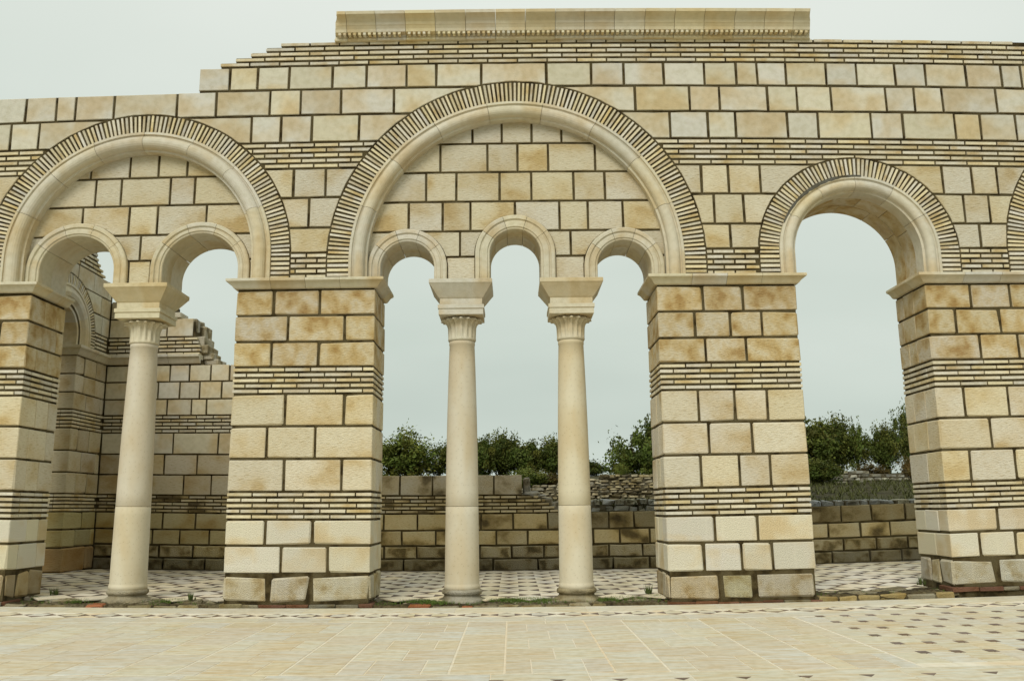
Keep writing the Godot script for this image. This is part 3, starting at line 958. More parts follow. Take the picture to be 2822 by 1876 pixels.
	var prof := [Vector2(10.625, -0.5), Vector2(10.625, 0.03), Vector2(10.632, 0.055), Vector2(10.668, 0.06), Vector2(10.672, 0.05), Vector2(10.735, 0.05), Vector2(10.738, 0.17), Vector2(10.79, 0.185), Vector2(10.835, 0.215), Vector2(10.846, 0.225), Vector2(10.852, 0.21), Vector2(10.862, 0.218), Vector2(10.91, 0.235), Vector2(10.955, 0.27), Vector2(10.985, 0.315), Vector2(11.0, 0.35), Vector2(11.004, 0.375), Vector2(11.06, 0.385), Vector2(11.066, 0.378), Vector2(11.066, -0.5)]
	for i in cuts.size() - 1:
		# carried along x: the profile's first number is the height
		var st := st_new()
		st.set_color(tint(Color(0.66, 0.60, 0.44), 0.06, 0.08))
		var rings := [[], []]
		for e in 2:
			var x: float = cuts[i + e] + (0.004 if e == 0 else -0.004)
			for q in prof:
				var xx := x
				if (i == 0 and e == 0) or (i == cuts.size() - 2 and e == 1): xx += (-1.0 if e == 0 else 1.0) * (0.3 - maxf(q.y, 0.0)) * 0.24 + rng.randf_range(-0.014, 0.014)
				rings[e].append(settle(Vector3(xx, q.x, q.y)))
		var m := prof.size()
		for k in m:
			var l := (k + 1) % m
			# the profile runs up the front, so the outside lies to one side of it
			tri(st, rings[0][k], rings[0][l], rings[1][l]); tri(st, rings[0][k], rings[1][l], rings[1][k])
		var fl := PackedVector2Array(prof)
		var ix := Geometry2D.triangulate_polygon(fl)
		for e in 2:
			var away: Vector3 = rings[1 - e][0]
			for k in range(0, ix.size(), 3): face(st, [rings[e][ix[k]], rings[e][ix[k + 1]], rings[e][ix[k + 2]]], away)
		st.generate_normals()
		var stone := put("cornice_stone", st.commit(), pick("smooth"), co)
		var x := -3.26 + 0.0965 * ceilf((cuts[i] + 3.26) / 0.0965)
		while x < cuts[i + 1] - 0.03:
			put("dentil", cut_stone(Vector3(x - 0.026, 10.684, 0.03), Vector3(x + 0.026, 10.737, 0.165), 0.003, 0.002, tint(Color(0.66, 0.60, 0.44), 0.08, 0.08)), pick("smooth"), stone)
			x += 0.0965

# the recessed stone panel in an arch
func panel(parent: Node, c: Vector2, r: float, small: Array, lines: Array, joints: Array, core_holes: Array) -> void:
	var whole := arch_outline(c, r, 5.845)
	for q in cut(whole, core_holes):
		var front := slab(q, -0.222, -1.18, 0.0, 0.0, Color(0.12, 0.097, 0.05), true, 0.5)
		if front: put("mortar", front, M.mortar[0], parent)
	for i in lines.size() - 1:
		var js: Array = joints[i]
		for k in js.size() - 1:
			var g := 0.022
			var box := rect(js[k] + g, lines[i + 1] + g, js[k + 1] - g, lines[i] - g)
			for part in Geometry2D.intersect_polygons(box, arch_outline(c, r - 0.005, 5.842)):
				for piece in cut(part, small):
					if area(piece) < 0.005: continue
					var mesh := slab(piece, -0.2 + rng.randf_range(-0.004, 0.005), -0.45, 0.009, 0.003, tint(M.c_mid, 0.07, 0.055))
					if mesh: put("block", mesh, pick("tooled"), parent)

# ---------------------------------------------------------------- walls behind the arcade
func back_walls() -> void:
	var old: Color = M.c_old
	var drk: Color = M.c_old_dark
	var up: Color = M.c_top
	# the back wall: tall at the left, broken down to a few courses in the middle and at the right
	var b := thing("back_wall", "long ruined back wall behind the arcade, tall at one end, dark and low elsewhere", "wall", Vector3(0, 0, -8.2))
	var zf := 0.0
	var m := PackedVector2Array([Vector2(-11.6, 0), Vector2(14.0, 0), Vector2(14.0, 1.50), Vector2(1.25, 1.50), Vector2(0.9, 1.75), Vector2(0.45, 1.98), Vector2(0.26, 1.98), Vector2(0.26, 2.50), Vector2(-5.1, 2.50), Vector2(-5.1, 3.08), Vector2(-5.6, 3.08), Vector2(-5.6, 4.6), Vector2(-6.2, 4.6), Vector2(-6.2, 5.6), Vector2(-8.5, 5.6), Vector2(-8.62, 5.9), Vector2(-8.75, 6.42), Vector2(-8.82, 6.90), Vector2(-9.6, 6.90), Vector2(-9.6, 7.5), Vector2(-11.6, 7.5)])
	mortar(b, m, -0.028, -1.0)
	var g := 0.045
	course(b, "block", "tooled", up, [-11.15, -9.6], 7.0, 7.56, 0, -0.95, g)
	course(b, "block", "tooled", up, [-9.6, -9.18], 7.0, 7.2, 0, -0.6, g)
	course(b, "block", "smooth", up, [-11.15, -10.42, -9.55, -8.81], 6.45, 7.0, 0, -0.95, g)
	brick_band(b, -11.15, -8.6, 5.90, 6.45, 0.46, 0, -0.5, M.c_brick, [], [[-11.15, -8.58], [-11.15, -8.60], [-11.15, -8.62], [-11.15, -8.66], [-11.15, -8.70]], 5, -10.9)
	# moulding along the wall
	var xm := -11.15
	while xm < -8.6:
		var xe := minf(xm + 0.86, -8.52)
		put("impost_stone", sweep_x(xm + 0.004, xe - 0.004, 0.09, tint(M.c_carved, 0.05)), pick("carved"), b)
		xm += 0.86
	course(b, "block", "smooth", M.c_low, [-11.15, -9.39, -8.86, -8.27, -7.75, -6.9, -6.2], 5.15, 5.64, 0, -0.95, g)
	course(b, "block", "smooth", M.c_low, [-11.15, -10.56, -9.69, -9.1, -8.55, -7.95, -7.2, -6.2], 4.655, 5.15, 0, -0.95, g)
	course(b, "block", "smooth", M.c_low, [-11.15, -10.3, -9.42, -8.75, -8.34, -7.5, -6.6, -5.6], 4.19, 4.655, 0, -0.95, g)
	brick_band(b, -11.15, -5.6, 3.70, 4.19, 0.46, 0, -0.3, M.c_brick, [], [], 5, -10.9)
	course(b, "block", "smooth", M.c_low, [-11.15, -10.2, -9.19, -7.97, -7.1, -6.3, -5.6], 3.10, 3.70, 0, -0.95, g)
	course(b, "block", "tooled", M.c_pier_top, [-11.15, -10.3, -9.4, -8.51, -7.6, -6.6, -5.6], 2.53, 3.10, 0, -0.95, g)
	course(b, "block", "tooled", M.c_pier_top, [-11.15, -10.0, -8.85, -8.1, -7.2, -6.3, -5.1], 1.97, 2.53, 0, -0.95, g)
	course(b, "block", "old", Color(0.56, 0.51, 0.39), [-5.1, -4.3, -3.02, -2.14, -1.3, -0.49, 0.28], 1.97, 2.53, 0, -0.95, 0.05)
	brick_band(b, -11.15, 1.2, 1.50, 1.97, 0.44, 0, -0.4, old.lerp(M.c_brick, 0.45), [], [[-11.15, 1.22], [-11.15, 1.13], [-11.15, 1.02], [-11.15, 0.88], [-11.15, 0.70]], 5, -3.4, "old")
	course(b, "block", "tooled", Color(0.50, 0.43, 0.24), [-11.15, -10.3, -9.35, -8.47, -7.6, -6.7, -5.9, -5.1], 1.06, 1.50, 0, -0.95, 0.05)
	course(b, "block", "old", old, [-5.1, -4.3, -3.44, -2.54, -1.7, -0.84, 0.02, 0.94], 1.06, 1.50, 0, -0.95, 0.05)
	course(b, "block", "old", drk.lerp(old, 0.25), [0.94, 1.8, 2.58, 3.25, 4.1, 5.0, 5.9, 6.8, 7.85, 8.8, 9.61, 10.51, 11.4, 12.4, 13.4], 1.06, 1.52, 0, -0.95, 0.05, [], 0.012, 0.01, 0.25)
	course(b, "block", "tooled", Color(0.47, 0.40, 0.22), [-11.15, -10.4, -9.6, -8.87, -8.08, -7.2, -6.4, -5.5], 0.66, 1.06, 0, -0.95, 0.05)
	course(b, "block", "old", old, [-5.5, -4.7, -3.8, -2.95, -2.05, -1.2, -0.43, 0.4, 1.25, 2.15, 2.86, 3.66, 4.5, 5.4, 6.4, 7.5, 8.42, 9.28, 10.08, 11.0, 12.0, 13.4], 0.66, 1.06, 0, -0.95, 0.05, [], 0.012, 0.008, 0.2)
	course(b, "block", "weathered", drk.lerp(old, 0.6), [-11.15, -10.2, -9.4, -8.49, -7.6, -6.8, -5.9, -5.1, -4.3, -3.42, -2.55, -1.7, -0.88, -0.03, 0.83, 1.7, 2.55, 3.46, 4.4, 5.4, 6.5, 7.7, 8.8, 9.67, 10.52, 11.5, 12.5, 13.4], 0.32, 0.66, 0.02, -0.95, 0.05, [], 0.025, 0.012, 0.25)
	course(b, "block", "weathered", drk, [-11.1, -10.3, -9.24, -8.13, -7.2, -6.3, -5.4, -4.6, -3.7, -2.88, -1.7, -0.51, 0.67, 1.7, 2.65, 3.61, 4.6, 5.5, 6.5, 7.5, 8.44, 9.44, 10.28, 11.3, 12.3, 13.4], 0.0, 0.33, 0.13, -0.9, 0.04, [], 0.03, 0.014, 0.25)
	# rough core of the wall where the facing has come away
	for e in [[-8.78, 6.5, 7.0, -0.75, -0.12], [-8.52, 6.18, 6.47, -0.9, -0.1], [-8.42, 5.98, 6.22, -0.95, -0.1], [-8.3, 5.82, 6.02, -0.95, -0.2], [-8.16, 5.66, 5.84, -0.95, -0.25], [-8.62, 6.3, 6.85, -0.95, -0.45]]:
		for k in 2:
			var z0: float = lerpf(e[3], e[4], k * 0.5)
			put("core_stone", cut_stone(Vector3(e[0] - 0.6, e[1], z0 - 0.02), Vector3(e[0] + rng.randf_range(-0.02, 0.02), e[2], lerpf(e[3], e[4], k * 0.5 + 0.48)), 0.02, 0.014, tint(Color(0.52, 0.475, 0.365), 0.08)), pick("weathered"), b)
	for e in [[0.3, 0.52, 2.0, 2.46, -0.9, -0.2], [0.3, 0.75, 1.95, 2.08, -0.9, -0.1], [0.7, 1.1, 1.72, 1.93, -0.95, -0.12], [0.95, 1.4, 1.5, 1.8, -0.95, -0.2], [0.4, 0.9, 1.9, 2.0, -0.6, -0.08]]:
		put("core_stone", cut_stone(Vector3(e[0], e[2], e[4]), Vector3(e[1], e[3], e[5]), 0.04, 0.04, tint(Color(0.36, 0.34, 0.28), 0.15)), pick("weathered"), b)

	# the side wall that joins the arcade to the back wall
	var s := thing("side_wall", "side wall with a brick ringed arch, running back from the left pier", "wall", Vector3(-11.15, 0, 0), PI / 2)
	# in its own axes: x runs away from the arcade, z looks into the hall
	var A := Vector2(5.84, 6.2)
	var ring := arch_outline(A, 1.585, 5.7)
	var body := PackedVector2Array([Vector2(1.1, 0.0), Vector2(5.17, 0.0), Vector2(5.17, 5.9), Vector2(6.53, 5.9), Vector2(6.53, 0.0), Vector2(8.3, 0.0), Vector2(8.3, 8.06), Vector2(7.65, 8.08), Vector2(7.2, 8.55), Vector2(7.2, 9.15), Vector2(1.1, 9.15)])
	mortar(s, body, -0.028, -1.0, [arch_outline(A, 0.72, 5.7)])
	var gs := 0.036
	for q in [[6.45, 7.0, [1.2, 2.0, 2.9, 3.8, 7.75, 8.19]], [7.0, 7.55, [1.2, 2.2, 3.1, 4.0, 7.62, 8.19]], [7.55, 8.1, [1.2, 1.9, 2.7, 3.5, 4.4, 6.25, 7.12, 7.98, 8.19]]]:
		course(s, "block", "smooth", up, q[2], q[0], q[1], 0, -0.9, gs, [ring])
	brick_band(s, 1.2, 8.1, 5.9, 6.45, 0.46, 0, -0.3, M.c_brick, [ring], [], 5, 8.19)
	brick_band(s, 1.2, 7.2, 8.1, 8.7, 0.46, 0, -0.9, M.c_brick, [], [[1.2, 7.75], [1.2, 7.58], [1.2, 7.41], [1.2, 7.26], [1.2, 7.22]], 5, 7.22)
	course(s, "block", "smooth", up, [1.2, 2.4, 3.6, 4.7, 5.8, 6.6, 7.22], 8.7, 9.2, 0, -0.9, gs)
	arch_bricks(s, A, 1.27, 1.585, 5.9)
	arch_stones(s, "archivolt_stone", "carved", M.c_carved, [Vector2(1.265, -0.2), Vector2(1.265, 0.03), Vector2(1.2, 0.04), Vector2(1.18, 0.015), Vector2(1.12, 0.03), Vector2(1.02, 0.075), Vector2(0.92, 0.05), Vector2(0.84, -0.02), Vector2(0.74, -0.035), Vector2(0.66, -0.05), Vector2(0.66, -0.5), Vector2(1.2, -0.5)], A, 6, 5.9)
	arch_stones(s, "soffit_stone", "carved", M.c_mid, [Vector2(0.664, -0.505), Vector2(0.664, -1.0), Vector2(0.95, -1.0), Vector2(0.95, -0.505)], A, 5, 5.9)
	# pier of the side wall beside the opening: its face and its front jamb
	var lines := [5.66, 5.15, 4.655, 4.19, 3.70, 3.10, 2.53, 1.97, 1.50, 1.06, 0.62, 0.02]
	var js := [[6.97, 7.63], [6.97, 7.63], [7.17, 7.99], [], [6.91, 7.52], [7.15, 7.97], [6.95, 7.56], [], [7.46], [7.16, 7.97], [7.68]]
	impost_side(s)
	for i in lines.size() - 1:
		if js[i].is_empty():
			var h: float = (lines[i] - lines[i + 1]) / 5.0
			for r in 5:
				var y: float = lines[i + 1] + h * (r + 0.5)
				var x := 6.5
				var first := true
				while x < 8.0:
					var l := 0.26 if first and r % 2 else 0.44
					var xe := minf(8.19, x + l)
					put("brick", cut_stone(Vector3(x + (0.0 if first else 0.012), y - h * 0.3, -0.3), Vector3(xe - 0.012, y + h * 0.3, rng.randf_range(0, 0.008)), 0.004, 0.002, tint(M.c_brick.lerp(old, 0.3 if i == 3 else 0.6), 0.12)), pick("brick"), s)
					x = xe
					first = false
				put("brick", cut_stone(Vector3(6.5, y - h * 0.3, -0.72), Vector3(6.8, y + h * 0.3, -0.315), 0.004, 0.002, tint(M.c_brick.lerp(old, 0.3), 0.12)), pick("brick"), s)
			continue
		var foot := i == lines.size() - 2
		var xs: Array = [6.5] + js[i] + [8.19]
		var col: Color = M.c_pier_top if i < 7 else Color(0.46, 0.40, 0.21)
		if foot: col = Color(0.36, 0.25, 0.12)
		var fam := "tooled"
		for k in xs.size() - 1:
			put("block", cut_stone(Vector3(xs[k] + (0.0 if k == 0 else 0.018), lines[i + 1] + 0.018, -0.45), Vector3(xs[k + 1] - 0.018, lines[i] - 0.018, rng.randf_range(0, 0.006) + (0.05 if foot else 0.0)), 0.03 if foot else 0.014, 0.015 if foot else 0.004, tint(col, 0.1)), pick(fam), s)
		put("block", cut_stone(Vector3(6.5, lines[i + 1] + 0.018, -0.98), Vector3(6.9, lines[i] - 0.018, -0.47), 0.012, 0.004, tint(col, 0.1)), pick(fam), s)
	# the part of the wall between the arcade and its opening
	for i in lines.size() - 1:
		course(s, "block", "tooled", M.c_pier_top, [1.2, 2.2, 3.2, 4.2, 5.19] if i % 2 else [1.2, 1.7, 2.7, 3.7, 4.7, 5.19], lines[i + 1], lines[i], 0, -0.9, gs)

func sweep_x(x0: float, x1: float, up: float, col: Color) -> ArrayMesh:
	var st := st_new()
	st.set_color(col)
	var rings := [[], []]
	for e in 2:
		for q in IMPOST: rings[e].append(settle(Vector3(x0 if e == 0 else x1, q.y + up * clampf((q.y - 5.66) / 0.17, 0.0, 1.0), q.x)))
	var mid: Vector3 = (rings[0][0] + rings[1][5]) * 0.5
	mid.z = -0.05
	var m := IMPOST.size()
	for k in m: face(st, [rings[0][k], rings[0][(k + 1) % m], rings[1][(k + 1) % m], rings[1][k]], mid)
	var fl := PackedVector2Array(IMPOST)
	var ix := Geometry2D.triangulate_polygon(fl)
	for r in rings:
		for i in range(0, ix.size(), 3): face(st, [r[ix[i]], r[ix[i + 1]], r[ix[i + 2]]], mid)
	st.generate_normals()
	return st.commit()

func impost_side(s: Node3D) -> void:
	# moulding over the side wall's pier, turned round its corner into the opening
	var up := func(q: Vector2) -> float: return q.y + 0.075 * clampf((q.y - 5.66) / 0.17, 0.0, 1.0)
	for run in [[6.5, 7.35, true], [7.35, 8.17, false]]:
		var st := st_new()
		st.set_color(tint(M.c_carved, 0.05))
		var r0 := []
		var r1 := []
		for q in IMPOST:
			r0.append(settle(Vector3(run[0] - (q.x if run[2] else -0.003), up.call(q), q.x)))
			r1.append(settle(Vector3(run[1] - 0.003, up.call(q), q.x)))
		var mid: Vector3 = (r0[0] + r1[5]) * 0.5
		mid.z = -0.05
		var m := IMPOST.size()
		for k in m: face(st, [r0[k], r0[(k + 1) % m], r1[(k + 1) % m], r1[k]], mid)
		st.generate_normals()
		put("impost_stone", st.commit(), pick("carved"), s)
	var st2 := st_new()
	st2.set_color(tint(M.c_carved, 0.05))
	var j0 := []
	var j1 := []
	for q in IMPOST:
		j0.append(settle(Vector3(6.5 - q.x, up.call(q), q.x)))
		j1.append(settle(Vector3(6.5 - q.x, up.call(q), -1.0)))
	var mid2: Vector3 = (j0[0] + j1[5]) * 0.5
	mid2.x = 6.55
	var mm := IMPOST.size()
	for k in mm: face(st2, [j0[k], j0[(k + 1) % mm], j1[(k + 1) % mm], j1[k]], mid2)
	st2.generate_normals()
	put("impost_stone", st2.commit(), pick("carved"), s)

# ---------------------------------------------------------------- worn strips under the arches
func thresholds() -> void:
	var tufts := []
	for e in [[-8.87, -5.06, "worn earthy threshold strip round the foot of the single column", 0.10], [-2.5, 2.72, "mossy threshold strip of flat stones under the pair of columns", 0.25], [5.30, 7.70, "raised threshold of yellowish edge stones under the narrow doorway arch", 0.02]]:
		var t := thing("threshold", e[2], "threshold", Vector3.ZERO, 0.0, "worn thresholds under the arches")
		var high := 0.03 if e[0] > 5 else -0.025
		# packed earth
		var st := SurfaceTool.new()
		st.begin(Mesh.PRIMITIVE_TRIANGLES)
		st.set_smooth_group(0)
		var nx := 60
		var nz := 12
		var P := func(i: int, k: int) -> Vector3:
			var x := lerpf(e[0] - 0.05, e[1] + 0.05, float(i) / nx)
			var z := lerpf(0.03, -0.85, float(k) / nz)
			var bump := 0.012 * sin(x * 9.1 + z * 5.0) + 0.01 * sin(x * 23.0 - z * 17.0)
			return Vector3(x, high + bump + fall(x) - (0.07 if k == 0 else 0.0), z)
		st.set_color(Color(0.17, 0.145, 0.085))
		for i in nx:
			for k in nz:
				tri(st, P.call(i, k), P.call(i, k + 1), P.call(i + 1, k + 1)); tri(st, P.call(i, k), P.call(i + 1, k + 1), P.call(i + 1, k))
		st.generate_normals()
		put("packed_earth", st.commit(), M.soil[0], t)
		# stones along the front edge and laid into the earth
		var x: float = e[0]
		while x < e[1] - 0.1:
			var l := rng.randf_range(0.22, 0.55)
			var r := rng.randf()
			var col := Color(0.30, 0.26, 0.16)
			if e[0] > 5: col = Color(0.42, 0.32, 0.14) if r < 0.7 else Color(0.3, 0.27, 0.18)
			elif r < 0.12: col = Color(0.32, 0.125, 0.06)
			if e[0] > 5 or r < 0.6:
				put("edge_stone", cut_stone(Vector3(x + 0.01, GROUND - 0.05, -rng.randf_range(0.16, 0.3)), Vector3(minf(x + l, e[1]) - 0.01, high + rng.randf_range(-0.02, 0.015), 0.035 + rng.randf_range(-0.015, 0.015)), 0.018, 0.012, tint(col, 0.2)), pick("footing"), t)
			x += l
		for i in int((e[1] - e[0]) * 3.5):
			var cx := rng.randf_range(e[0] + 0.2, e[1] - 0.2)
			var cz := -rng.randf_range(0.3, 0.75)
			var w := rng.randf_range(0.12, 0.32)
			put("flat_stone", cut_stone(Vector3(cx - w, -0.08, cz - 0.12), Vector3(cx + w, high + rng.randf_range(0.004, 0.03), cz + 0.12), 0.02, 0.03, tint(Color(0.30, 0.27, 0.19), 0.25)), pick("weathered"), t)
		for i in int((e[1] - e[0]) * 260 * (e[3] + 0.02)):
			tufts.append(Vector3(rng.randf_range(e[0], e[1]), high - 0.01, -rng.randf_range(0.05, 0.78)))
	# tufts of moss and grass, thickest between and beside the pair of columns
	for c in [[-1.6, -0.45, 0.35, 160], [-0.1, -0.55, 0.5, 330], [0.3, -0.6, 0.4, 160], [1.75, -0.45, 0.35, 200], [2.1, -0.62, 0.3, 70], [-1.3, -0.2, 0.25, 120], [0.55, -0.35, 0.3, 90], [-6.1, -0.5, 0.3, 110], [-7.75, -0.35, 0.2, 60], [-8.7, -0.8, 0.12, 40], [2.6, -0.75, 0.1, 50], [7.6, -0.7, 0.1, 40]]:
		for i in c[3]:
			tufts.append(Vector3(c[0] + rng.randfn() * c[2] * 0.5, -0.02, c[1] + rng.randfn() * 0.1))
	grass("grass_tufts", "small grass and moss tufts growing on the thresholds among the column bases", tufts, 0.045, 0.02, Color(0.10, 0.15, 0.03))
	# a few taller weeds
	var weeds := []
	for c in [Vector3(7.62, 0.06, -1.15), Vector3(2.55, 0.02, -1.1), Vector3(-5.75, 0.02, -0.5), Vector3(-8.6, 0.02, -1.2)]:
		for i in 7: weeds.append(c + Vector3(rng.randfn() * 0.05, 0, rng.randfn() * 0.05))
	grass("weeds", "thin weeds standing at the feet of the piers", weeds, 0.13, 0.035, Color(0.10, 0.13, 0.04))

func grass(called: String, label: String, spots: Array, high: float, wide: float, col: Color) -> void:
	var st := st_new()
	for i in 6:
		st.set_color(col * rng.randf_range(0.7, 1.35))
		var a := TAU * i / 6.0 + rng.randf() * 0.6
		var d := Vector3(cos(a), 0, sin(a))
		var n := Vector3(-d.z, 0, d.x)
		var h := high * rng.randf_range(0.6, 1.2)
		tri(st, d * wide * 0.1 - n * high * 0.08, d * wide * 0.1 + n * high * 0.08, d * wide * rng.randf_range(0.8, 2.2) + Vector3(0, h, 0))
	st.generate_normals()
	var mm := MultiMesh.new()
	mm.transform_format = MultiMesh.TRANSFORM_3D
	mm.mesh = st.commit()
	mm.instance_count = spots.size()
	for i in spots.size():
		var p: Vector3 = spots[i]
		var b := Basis(Vector3.UP, rng.randf() * TAU).scaled(Vector3.ONE * rng.randf_range(0.6, 1.5))
		mm.set_instance_transform(i, Transform3D(b, p + Vector3(0, fall(p.x) if p.z > -8.5 else 0.0, 0)))
	var o := MultiMeshInstance3D.new()
	o.name = called
	o.multimesh = mm
	o.material_override = M.leaf[0]
	add_child(o, true)
	o.set_meta("kind", "stuff")
	o.set_meta("label", label)
	o.set_meta("category", "grass")

# ---------------------------------------------------------------- rough walls further back
func rubble(label: String, at: Vector3, turn: float, length: float, heights: Array, stone: Vector2, thick: float, base: Color) -> void:
	var w := thing("rubble_wall", label, "wall", at, turn, "rough rubble walls behind the hall")
	# earth and mortar between the stones
	var o := PackedVector2Array([Vector2(0, -0.4), Vector2(length, -0.4)])
	for i in heights.size(): o.append(Vector2(length * (1.0 - float(i) / (heights.size() - 1)), heights[heights.size() - 1 - i] - 0.06))
	put("mortar", slab(o, thick * 0.5 - 0.05, -thick * 0.5 + 0.05, 0.0, 0.0, Color(0.13, 0.115, 0.075), false, 9.0), M.mortar[0], w)
	var shapes := []
	for i in 10:
		var h := Vector3(0.5, 0.5, 0.5)
		shapes.append(cut_stone(-h, h, 0.12, 0.07, tint(base, 0.28, 0.08), false))
	var y := 0.0
	var row := 0
	while true:
		var h := stone.y * rng.randf_range(0.75, 1.3)
		var x := -rng.randf() * stone.x * 0.5
		var any := false
		while x < length:
			var l := stone.x * rng.randf_range(0.5, 1.5)
			var t := clampf((x + l * 0.5) / length, 0.0, 1.0) * (heights.size() - 1)
			var k := mini(int(t), heights.size() - 2)
			var top := lerpf(heights[k], heights[k + 1], t - k)
			if y + h * 0.5 < top:
				any = true
				var s := put("stone", shapes[rng.randi() % shapes.size()], pick("weathered"), w)
				s.position = Vector3(x + l * 0.5, y + h * 0.5 + rng.randf_range(-0.015, 0.015), rng.randf_range(-0.03, 0.03))
				s.rotation = Vector3(0, 0, rng.randf_range(-0.05, 0.05))
				s.scale = Vector3(l * 0.96, h * 0.9, thick)
			x += l
		y += h
		row += 1
		if not any or row > 40: break

func ruins() -> void:
	var grey_tan := Color(0.36, 0.32, 0.22)
	rubble("sloping rubble wall of small flat stones behind the broken end of the back wall", Vector3(-0.4, 1.75, -15.5), 0.0, 4.0, [0.3, 0.62, 0.74, 0.84, 0.88], Vector2(0.30, 0.085), 0.6, Color(0.42, 0.38, 0.27))
	rubble("tall rubble wall with a shrub on top, between the right column and its pier", Vector3(3.0, 1.75, -14.0), 0.0, 3.4, [0.94, 0.92, 0.9, 0.92], Vector2(0.27, 0.085), 0.7, grey_tan)
	rubble("low dry rubble wall crossing the grass below the trees, seen through the doorway", Vector3(13.0, 2.55, -28.0), 0.05, 10.5, [0.75, 0.7, 0.62, 0.66, 0.7], Vector2(0.5, 0.14), 0.6, Color(0.33, 0.32, 0.26))
	rubble("ledge of rough grey stones and grass on the back wall beside the right column", Vector3(1.5, 1.5, -9.7), 0.0, 5.2, [0.32, 0.36, 0.42, 0.36, 0.4], Vector2(0.34, 0.16), 0.8, Color(0.34, 0.345, 0.30))
	rubble("row of small square grey stones along the back wall behind the doorway", Vector3(6.9, 1.50, -9.45), 0.0, 5.4, [0.30, 0.30, 0.29, 0.28], Vector2(0.36, 0.22), 0.5, Color(0.36, 0.37, 0.34))
	# grass on the bank behind
	var spots := []
	for i in 2600:
		var z := -rng.randf_range(9.9, 30.0)
		var x := rng.randf_range(-8.0, 24.0)
		spots.append(Vector3(x, terrain(x, z) - 0.02, z))
	for i in 500:
		var x := rng.randf_range(1.4, 11.5)
		spots.append(Vector3(x, 1.50 + rng.randf_range(0.0, 0.2), -rng.randf_range(9.3, 10.4)))
	grass("long_grass", "long grass growing on the bank and ledges behind the back wall", spots, 0.20, 0.10, Color(0.08, 0.085, 0.027))

# ---------------------------------------------------------------- trees
func crown_mesh(sd: int, leaves: int, clumps: int, leaf: float, col: Color, airy: float, spiky := 0.0) -> ArrayMesh:
	# unit crown: about 2 wide (x, z from -1 to 1) and from 0 to 2 high
	var r := RandomNumberGenerator.new()
	r.seed = sd
	var st := st_new()
	var cs := []
	for i in clumps:
		var d := Vector3(r.randfn(), r.randfn() * 0.9, r.randfn()).normalized() * pow(r.randf(), 0.45) * 0.82
		if d.y < -0.2: d.x *= 0.8
		var up := maxf(0.0, d.y)
		d.x *= 1.0 - 0.35 * up * up; d.z *= 1.0 - 0.35 * up * up
		cs.append([Vector3(d.x, 1.0 + d.y * r.randf_range(0.85, 1.15), d.z), r.randf_range(0.14, 0.34) * airy * (1.0 - 0.4 * up), r.randf_range(0.65, 1.3), r.randf_range(-0.15, 0.25)])
	for i in leaves:
		var c: Array = cs[i % cs.size()]
		var off := Vector3(r.randfn(), r.randfn(), r.randfn()).limit_length(1.7) * float(c[1]) * 0.6
		if spiky > 0.0 and r.randf() < spiky: off += (Vector3(c[0]) - Vector3(0, 0.9, 0)).normalized() * r.randf() * 0.4 + Vector3(0, r.randf() * 0.2, 0)
		var p: Vector3 = c[0] + off
		var n := Vector3(r.randfn(), r.randfn() + 0.4, r.randfn()).normalized()
		var a := n.cross(Vector3(r.randfn(), r.randfn(), r.randfn())).normalized()
		var b := n.cross(a)
		var s := leaf * r.randf_range(0.6, 1.35)
		var v := float(c[2]) * r.randf_range(0.75, 1.25)
		st.set_color(Color(col.r * v * (1.0 + float(c[3])), col.g * v, col.b * v))
		var u := p + a * s
		var w := p - a * s
		tri(st, u, p + b * s * 0.5, w); tri(st, u, w, p - b * s * 0.5)
	st.generate_normals()
	return st.commit()

func tube(st: SurfaceTool, a: Vector3, b: Vector3, ra: float, rb: float) -> void:
	var d := (b - a).normalized()
	var u := d.cross(Vector3(0.31, 0.2, 0.93)).normalized()
	var v := d.cross(u)
	for k in 7:
		var t0 := TAU * k / 7.0
		var t1 := TAU * (k + 1) / 7.0
		var c0 := u * cos(t0) + v * sin(t0)
		var c1 := u * cos(t1) + v * sin(t1)
		face(st, [a + c0 * ra, a + c1 * ra, b + c1 * rb, b + c0 * rb], (a + b) * 0.5)

func tree(called: String, label: String, category: String, x: float, z: float, top: float, wide: float, low: float, crown: Mesh) -> void:
	var y := terrain(x, z)
	var t := thing(called, label, category, Vector3(x, y, z), rng.randf() * TAU, "trees and bushes behind the ruins")
	var st := st_new()
	st.set_color(tint(Color(0.075, 0.06, 0.04), 0.2))
	var h := top - y
	var fork := Vector3(rng.randf_range(-0.1, 0.1), h * 0.4, rng.randf_range(-0.1, 0.1))
	tube(st, Vector3(0, -0.2, 0), fork, 0.05 + h * 0.014, 0.03 + h * 0.009)
	for i in 6:
		var a := TAU * i / 6.0 + rng.randf() * 0.5
		var m := fork * rng.randf_range(0.6, 1.0)
		var mid := m + Vector3(cos(a) * wide * 0.25, h * 0.2, sin(a) * wide * 0.25)
		tube(st, m, mid, 0.02 + h * 0.005, 0.012 + h * 0.003)
		tube(st, mid, mid + Vector3(cos(a + 0.4) * wide * 0.3, h * rng.randf_range(0.12, 0.3), sin(a + 0.4) * wide * 0.3), 0.012 + h * 0.003, 0.006)
	st.generate_normals()
	put("trunk", st.commit(), M.bark[0], t)
	var c := put("crown", crown, M.leaf[0], t)
	c.position = Vector3(0, low, 0)
	c.scale = Vector3(wide, (h - low) * 0.5, wide)

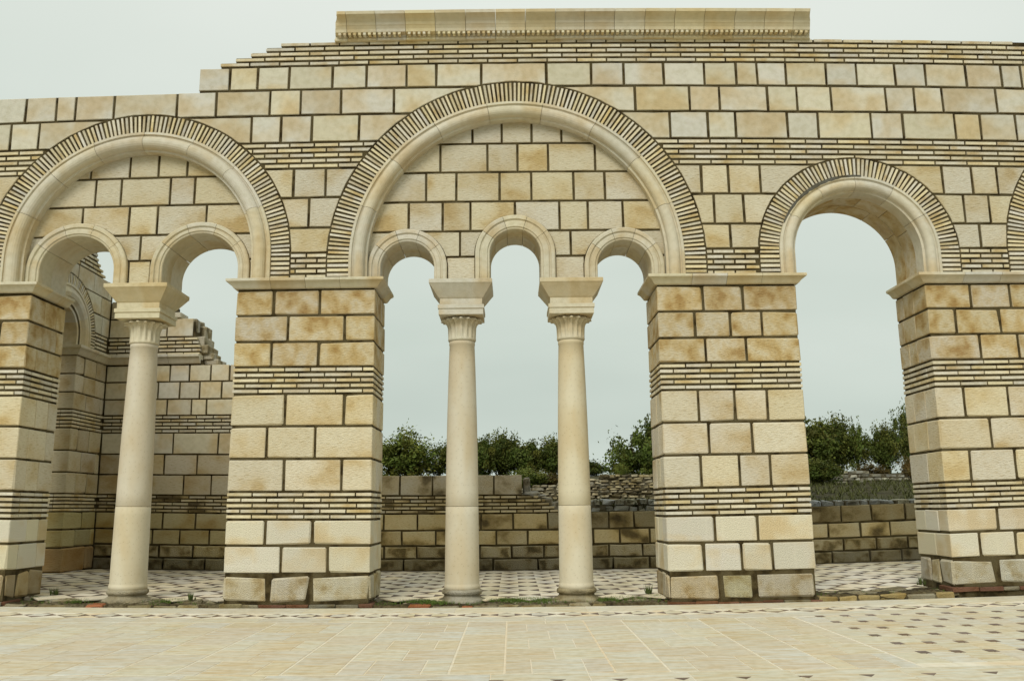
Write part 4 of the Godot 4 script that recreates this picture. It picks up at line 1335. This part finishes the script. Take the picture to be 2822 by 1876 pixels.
func trees() -> void:
	var dark := Color(0.085, 0.105, 0.022)
	var green := Color(0.125, 0.15, 0.03)
	var dense := crown_mesh(3, 12000, 90, 0.058, dark, 1.1)
	var dense2 := crown_mesh(4, 12000, 80, 0.056, dark, 1.1, 0.15)
	var bright := crown_mesh(5, 11000, 80, 0.052, green, 1.05, 0.25)
	var airy := crown_mesh(6, 5200, 60, 0.056, dark, 0.9, 0.2)
	var airy2 := crown_mesh(7, 6500, 60, 0.06, dark * 1.1, 0.95, 0.12)
	var brown := crown_mesh(8, 6000, 50, 0.05, Color(0.12, 0.085, 0.025), 1.1, 0.2)
	tree("leafy_tree", "bright green bushy tree beside the broad pier, with a spiky top", "tree", -5.1, -26.0, 5.25, 1.5, 0.1, bright)
	tree("leafy_tree", "dark open branched tree just left of the pair's left column", "tree", -3.5, -27.0, 4.75, 1.0, 0.3, airy)
	tree("leafy_tree", "dark tree peeking out just right of the pair's left column", "tree", -1.35, -26.5, 5.15, 0.95, 0.2, dense)
	tree("leafy_tree", "rounded dark tree in the middle of the clump between the two columns", "tree", -0.3, -27.5, 5.2, 1.1, 0.1, dense2)
	tree("leafy_tree", "dark tree right of the middle in the clump between the two columns", "tree", 0.9, -27.0, 4.95, 1.0, 0.2, dense)
	tree("leafy_tree", "dark tree half hidden by the right column of the pair", "tree", 2.1, -27.5, 4.95, 1.0, 0.1, dense2)
	tree("bush", "low yellowish green bush in front of the clump between the two columns", "bush", 0.75, -22.5, 3.3, 0.9, 0.0, bright)
	tree("bush", "brownish bush above the rising rubble wall", "bush", 1.4, -23.5, 3.2, 1.0, 0.0, brown)
	tree("leafy_tree", "airy dark leaved tree rising above the tall rubble wall", "tree", 5.2, -23.0, 5.05, 1.2, -0.2, airy2)
	tree("leafy_tree", "taller dark tree touching the left edge of the third pier", "tree", 6.6, -25.0, 5.9, 1.1, 0.3, dense)
	tree("bush", "far low hedge bush between the right column and the tall rubble wall", "bush", 4.9, -44.0, 4.8, 1.7, -0.3, dense2)
	tree("shrub", "small spiky shrub growing on top of the tall rubble wall", "shrub", 3.65, -13.9, 3.05, 0.24, 0.78, bright)
	tree("leafy_tree", "broad dark dense tree at the left of the doorway view", "tree", 15.6, -31.0, 6.35, 1.6, 0.1, dense)
	tree("leafy_tree", "second broad dark tree in the doorway view, beside the first", "tree", 17.3, -32.0, 6.2, 1.3, 0.1, dense2)
	tree("leafy_tree", "slender tree with a pointed open top in the middle of the doorway view", "tree", 18.4, -31.5, 6.05, 0.75, 0.3, airy2)
	tree("leafy_tree", "round small tree with sky showing through, right of the middle of the doorway view", "tree", 19.7, -31.0, 5.7, 0.95, 0.2, dense2)
	tree("leafy_tree", "tall pale airy tree at the right of the doorway view", "tree", 21.2, -32.0, 6.75, 0.9, 0.5, airy)
	tree("bush", "reddish brown bush below the airy tree in the doorway view", "bush", 20.3, -29.2, 4.2, 0.7, 0.0, brown)
	tree("bush", "rusty brown undergrowth bush below the slender tree in the doorway view", "bush", 18.3, -29.6, 3.7, 0.9, 0.0, brown)
	tree("bush", "dark low brush before the far rubble wall, left in the doorway view", "bush", 14.6, -26.5, 3.75, 1.1, -0.1, dense2)
	tree("bush", "olive low brush hiding the right end of the far rubble wall in the doorway view", "bush", 18.9, -26.0, 3.5, 0.7, -0.1, brown)
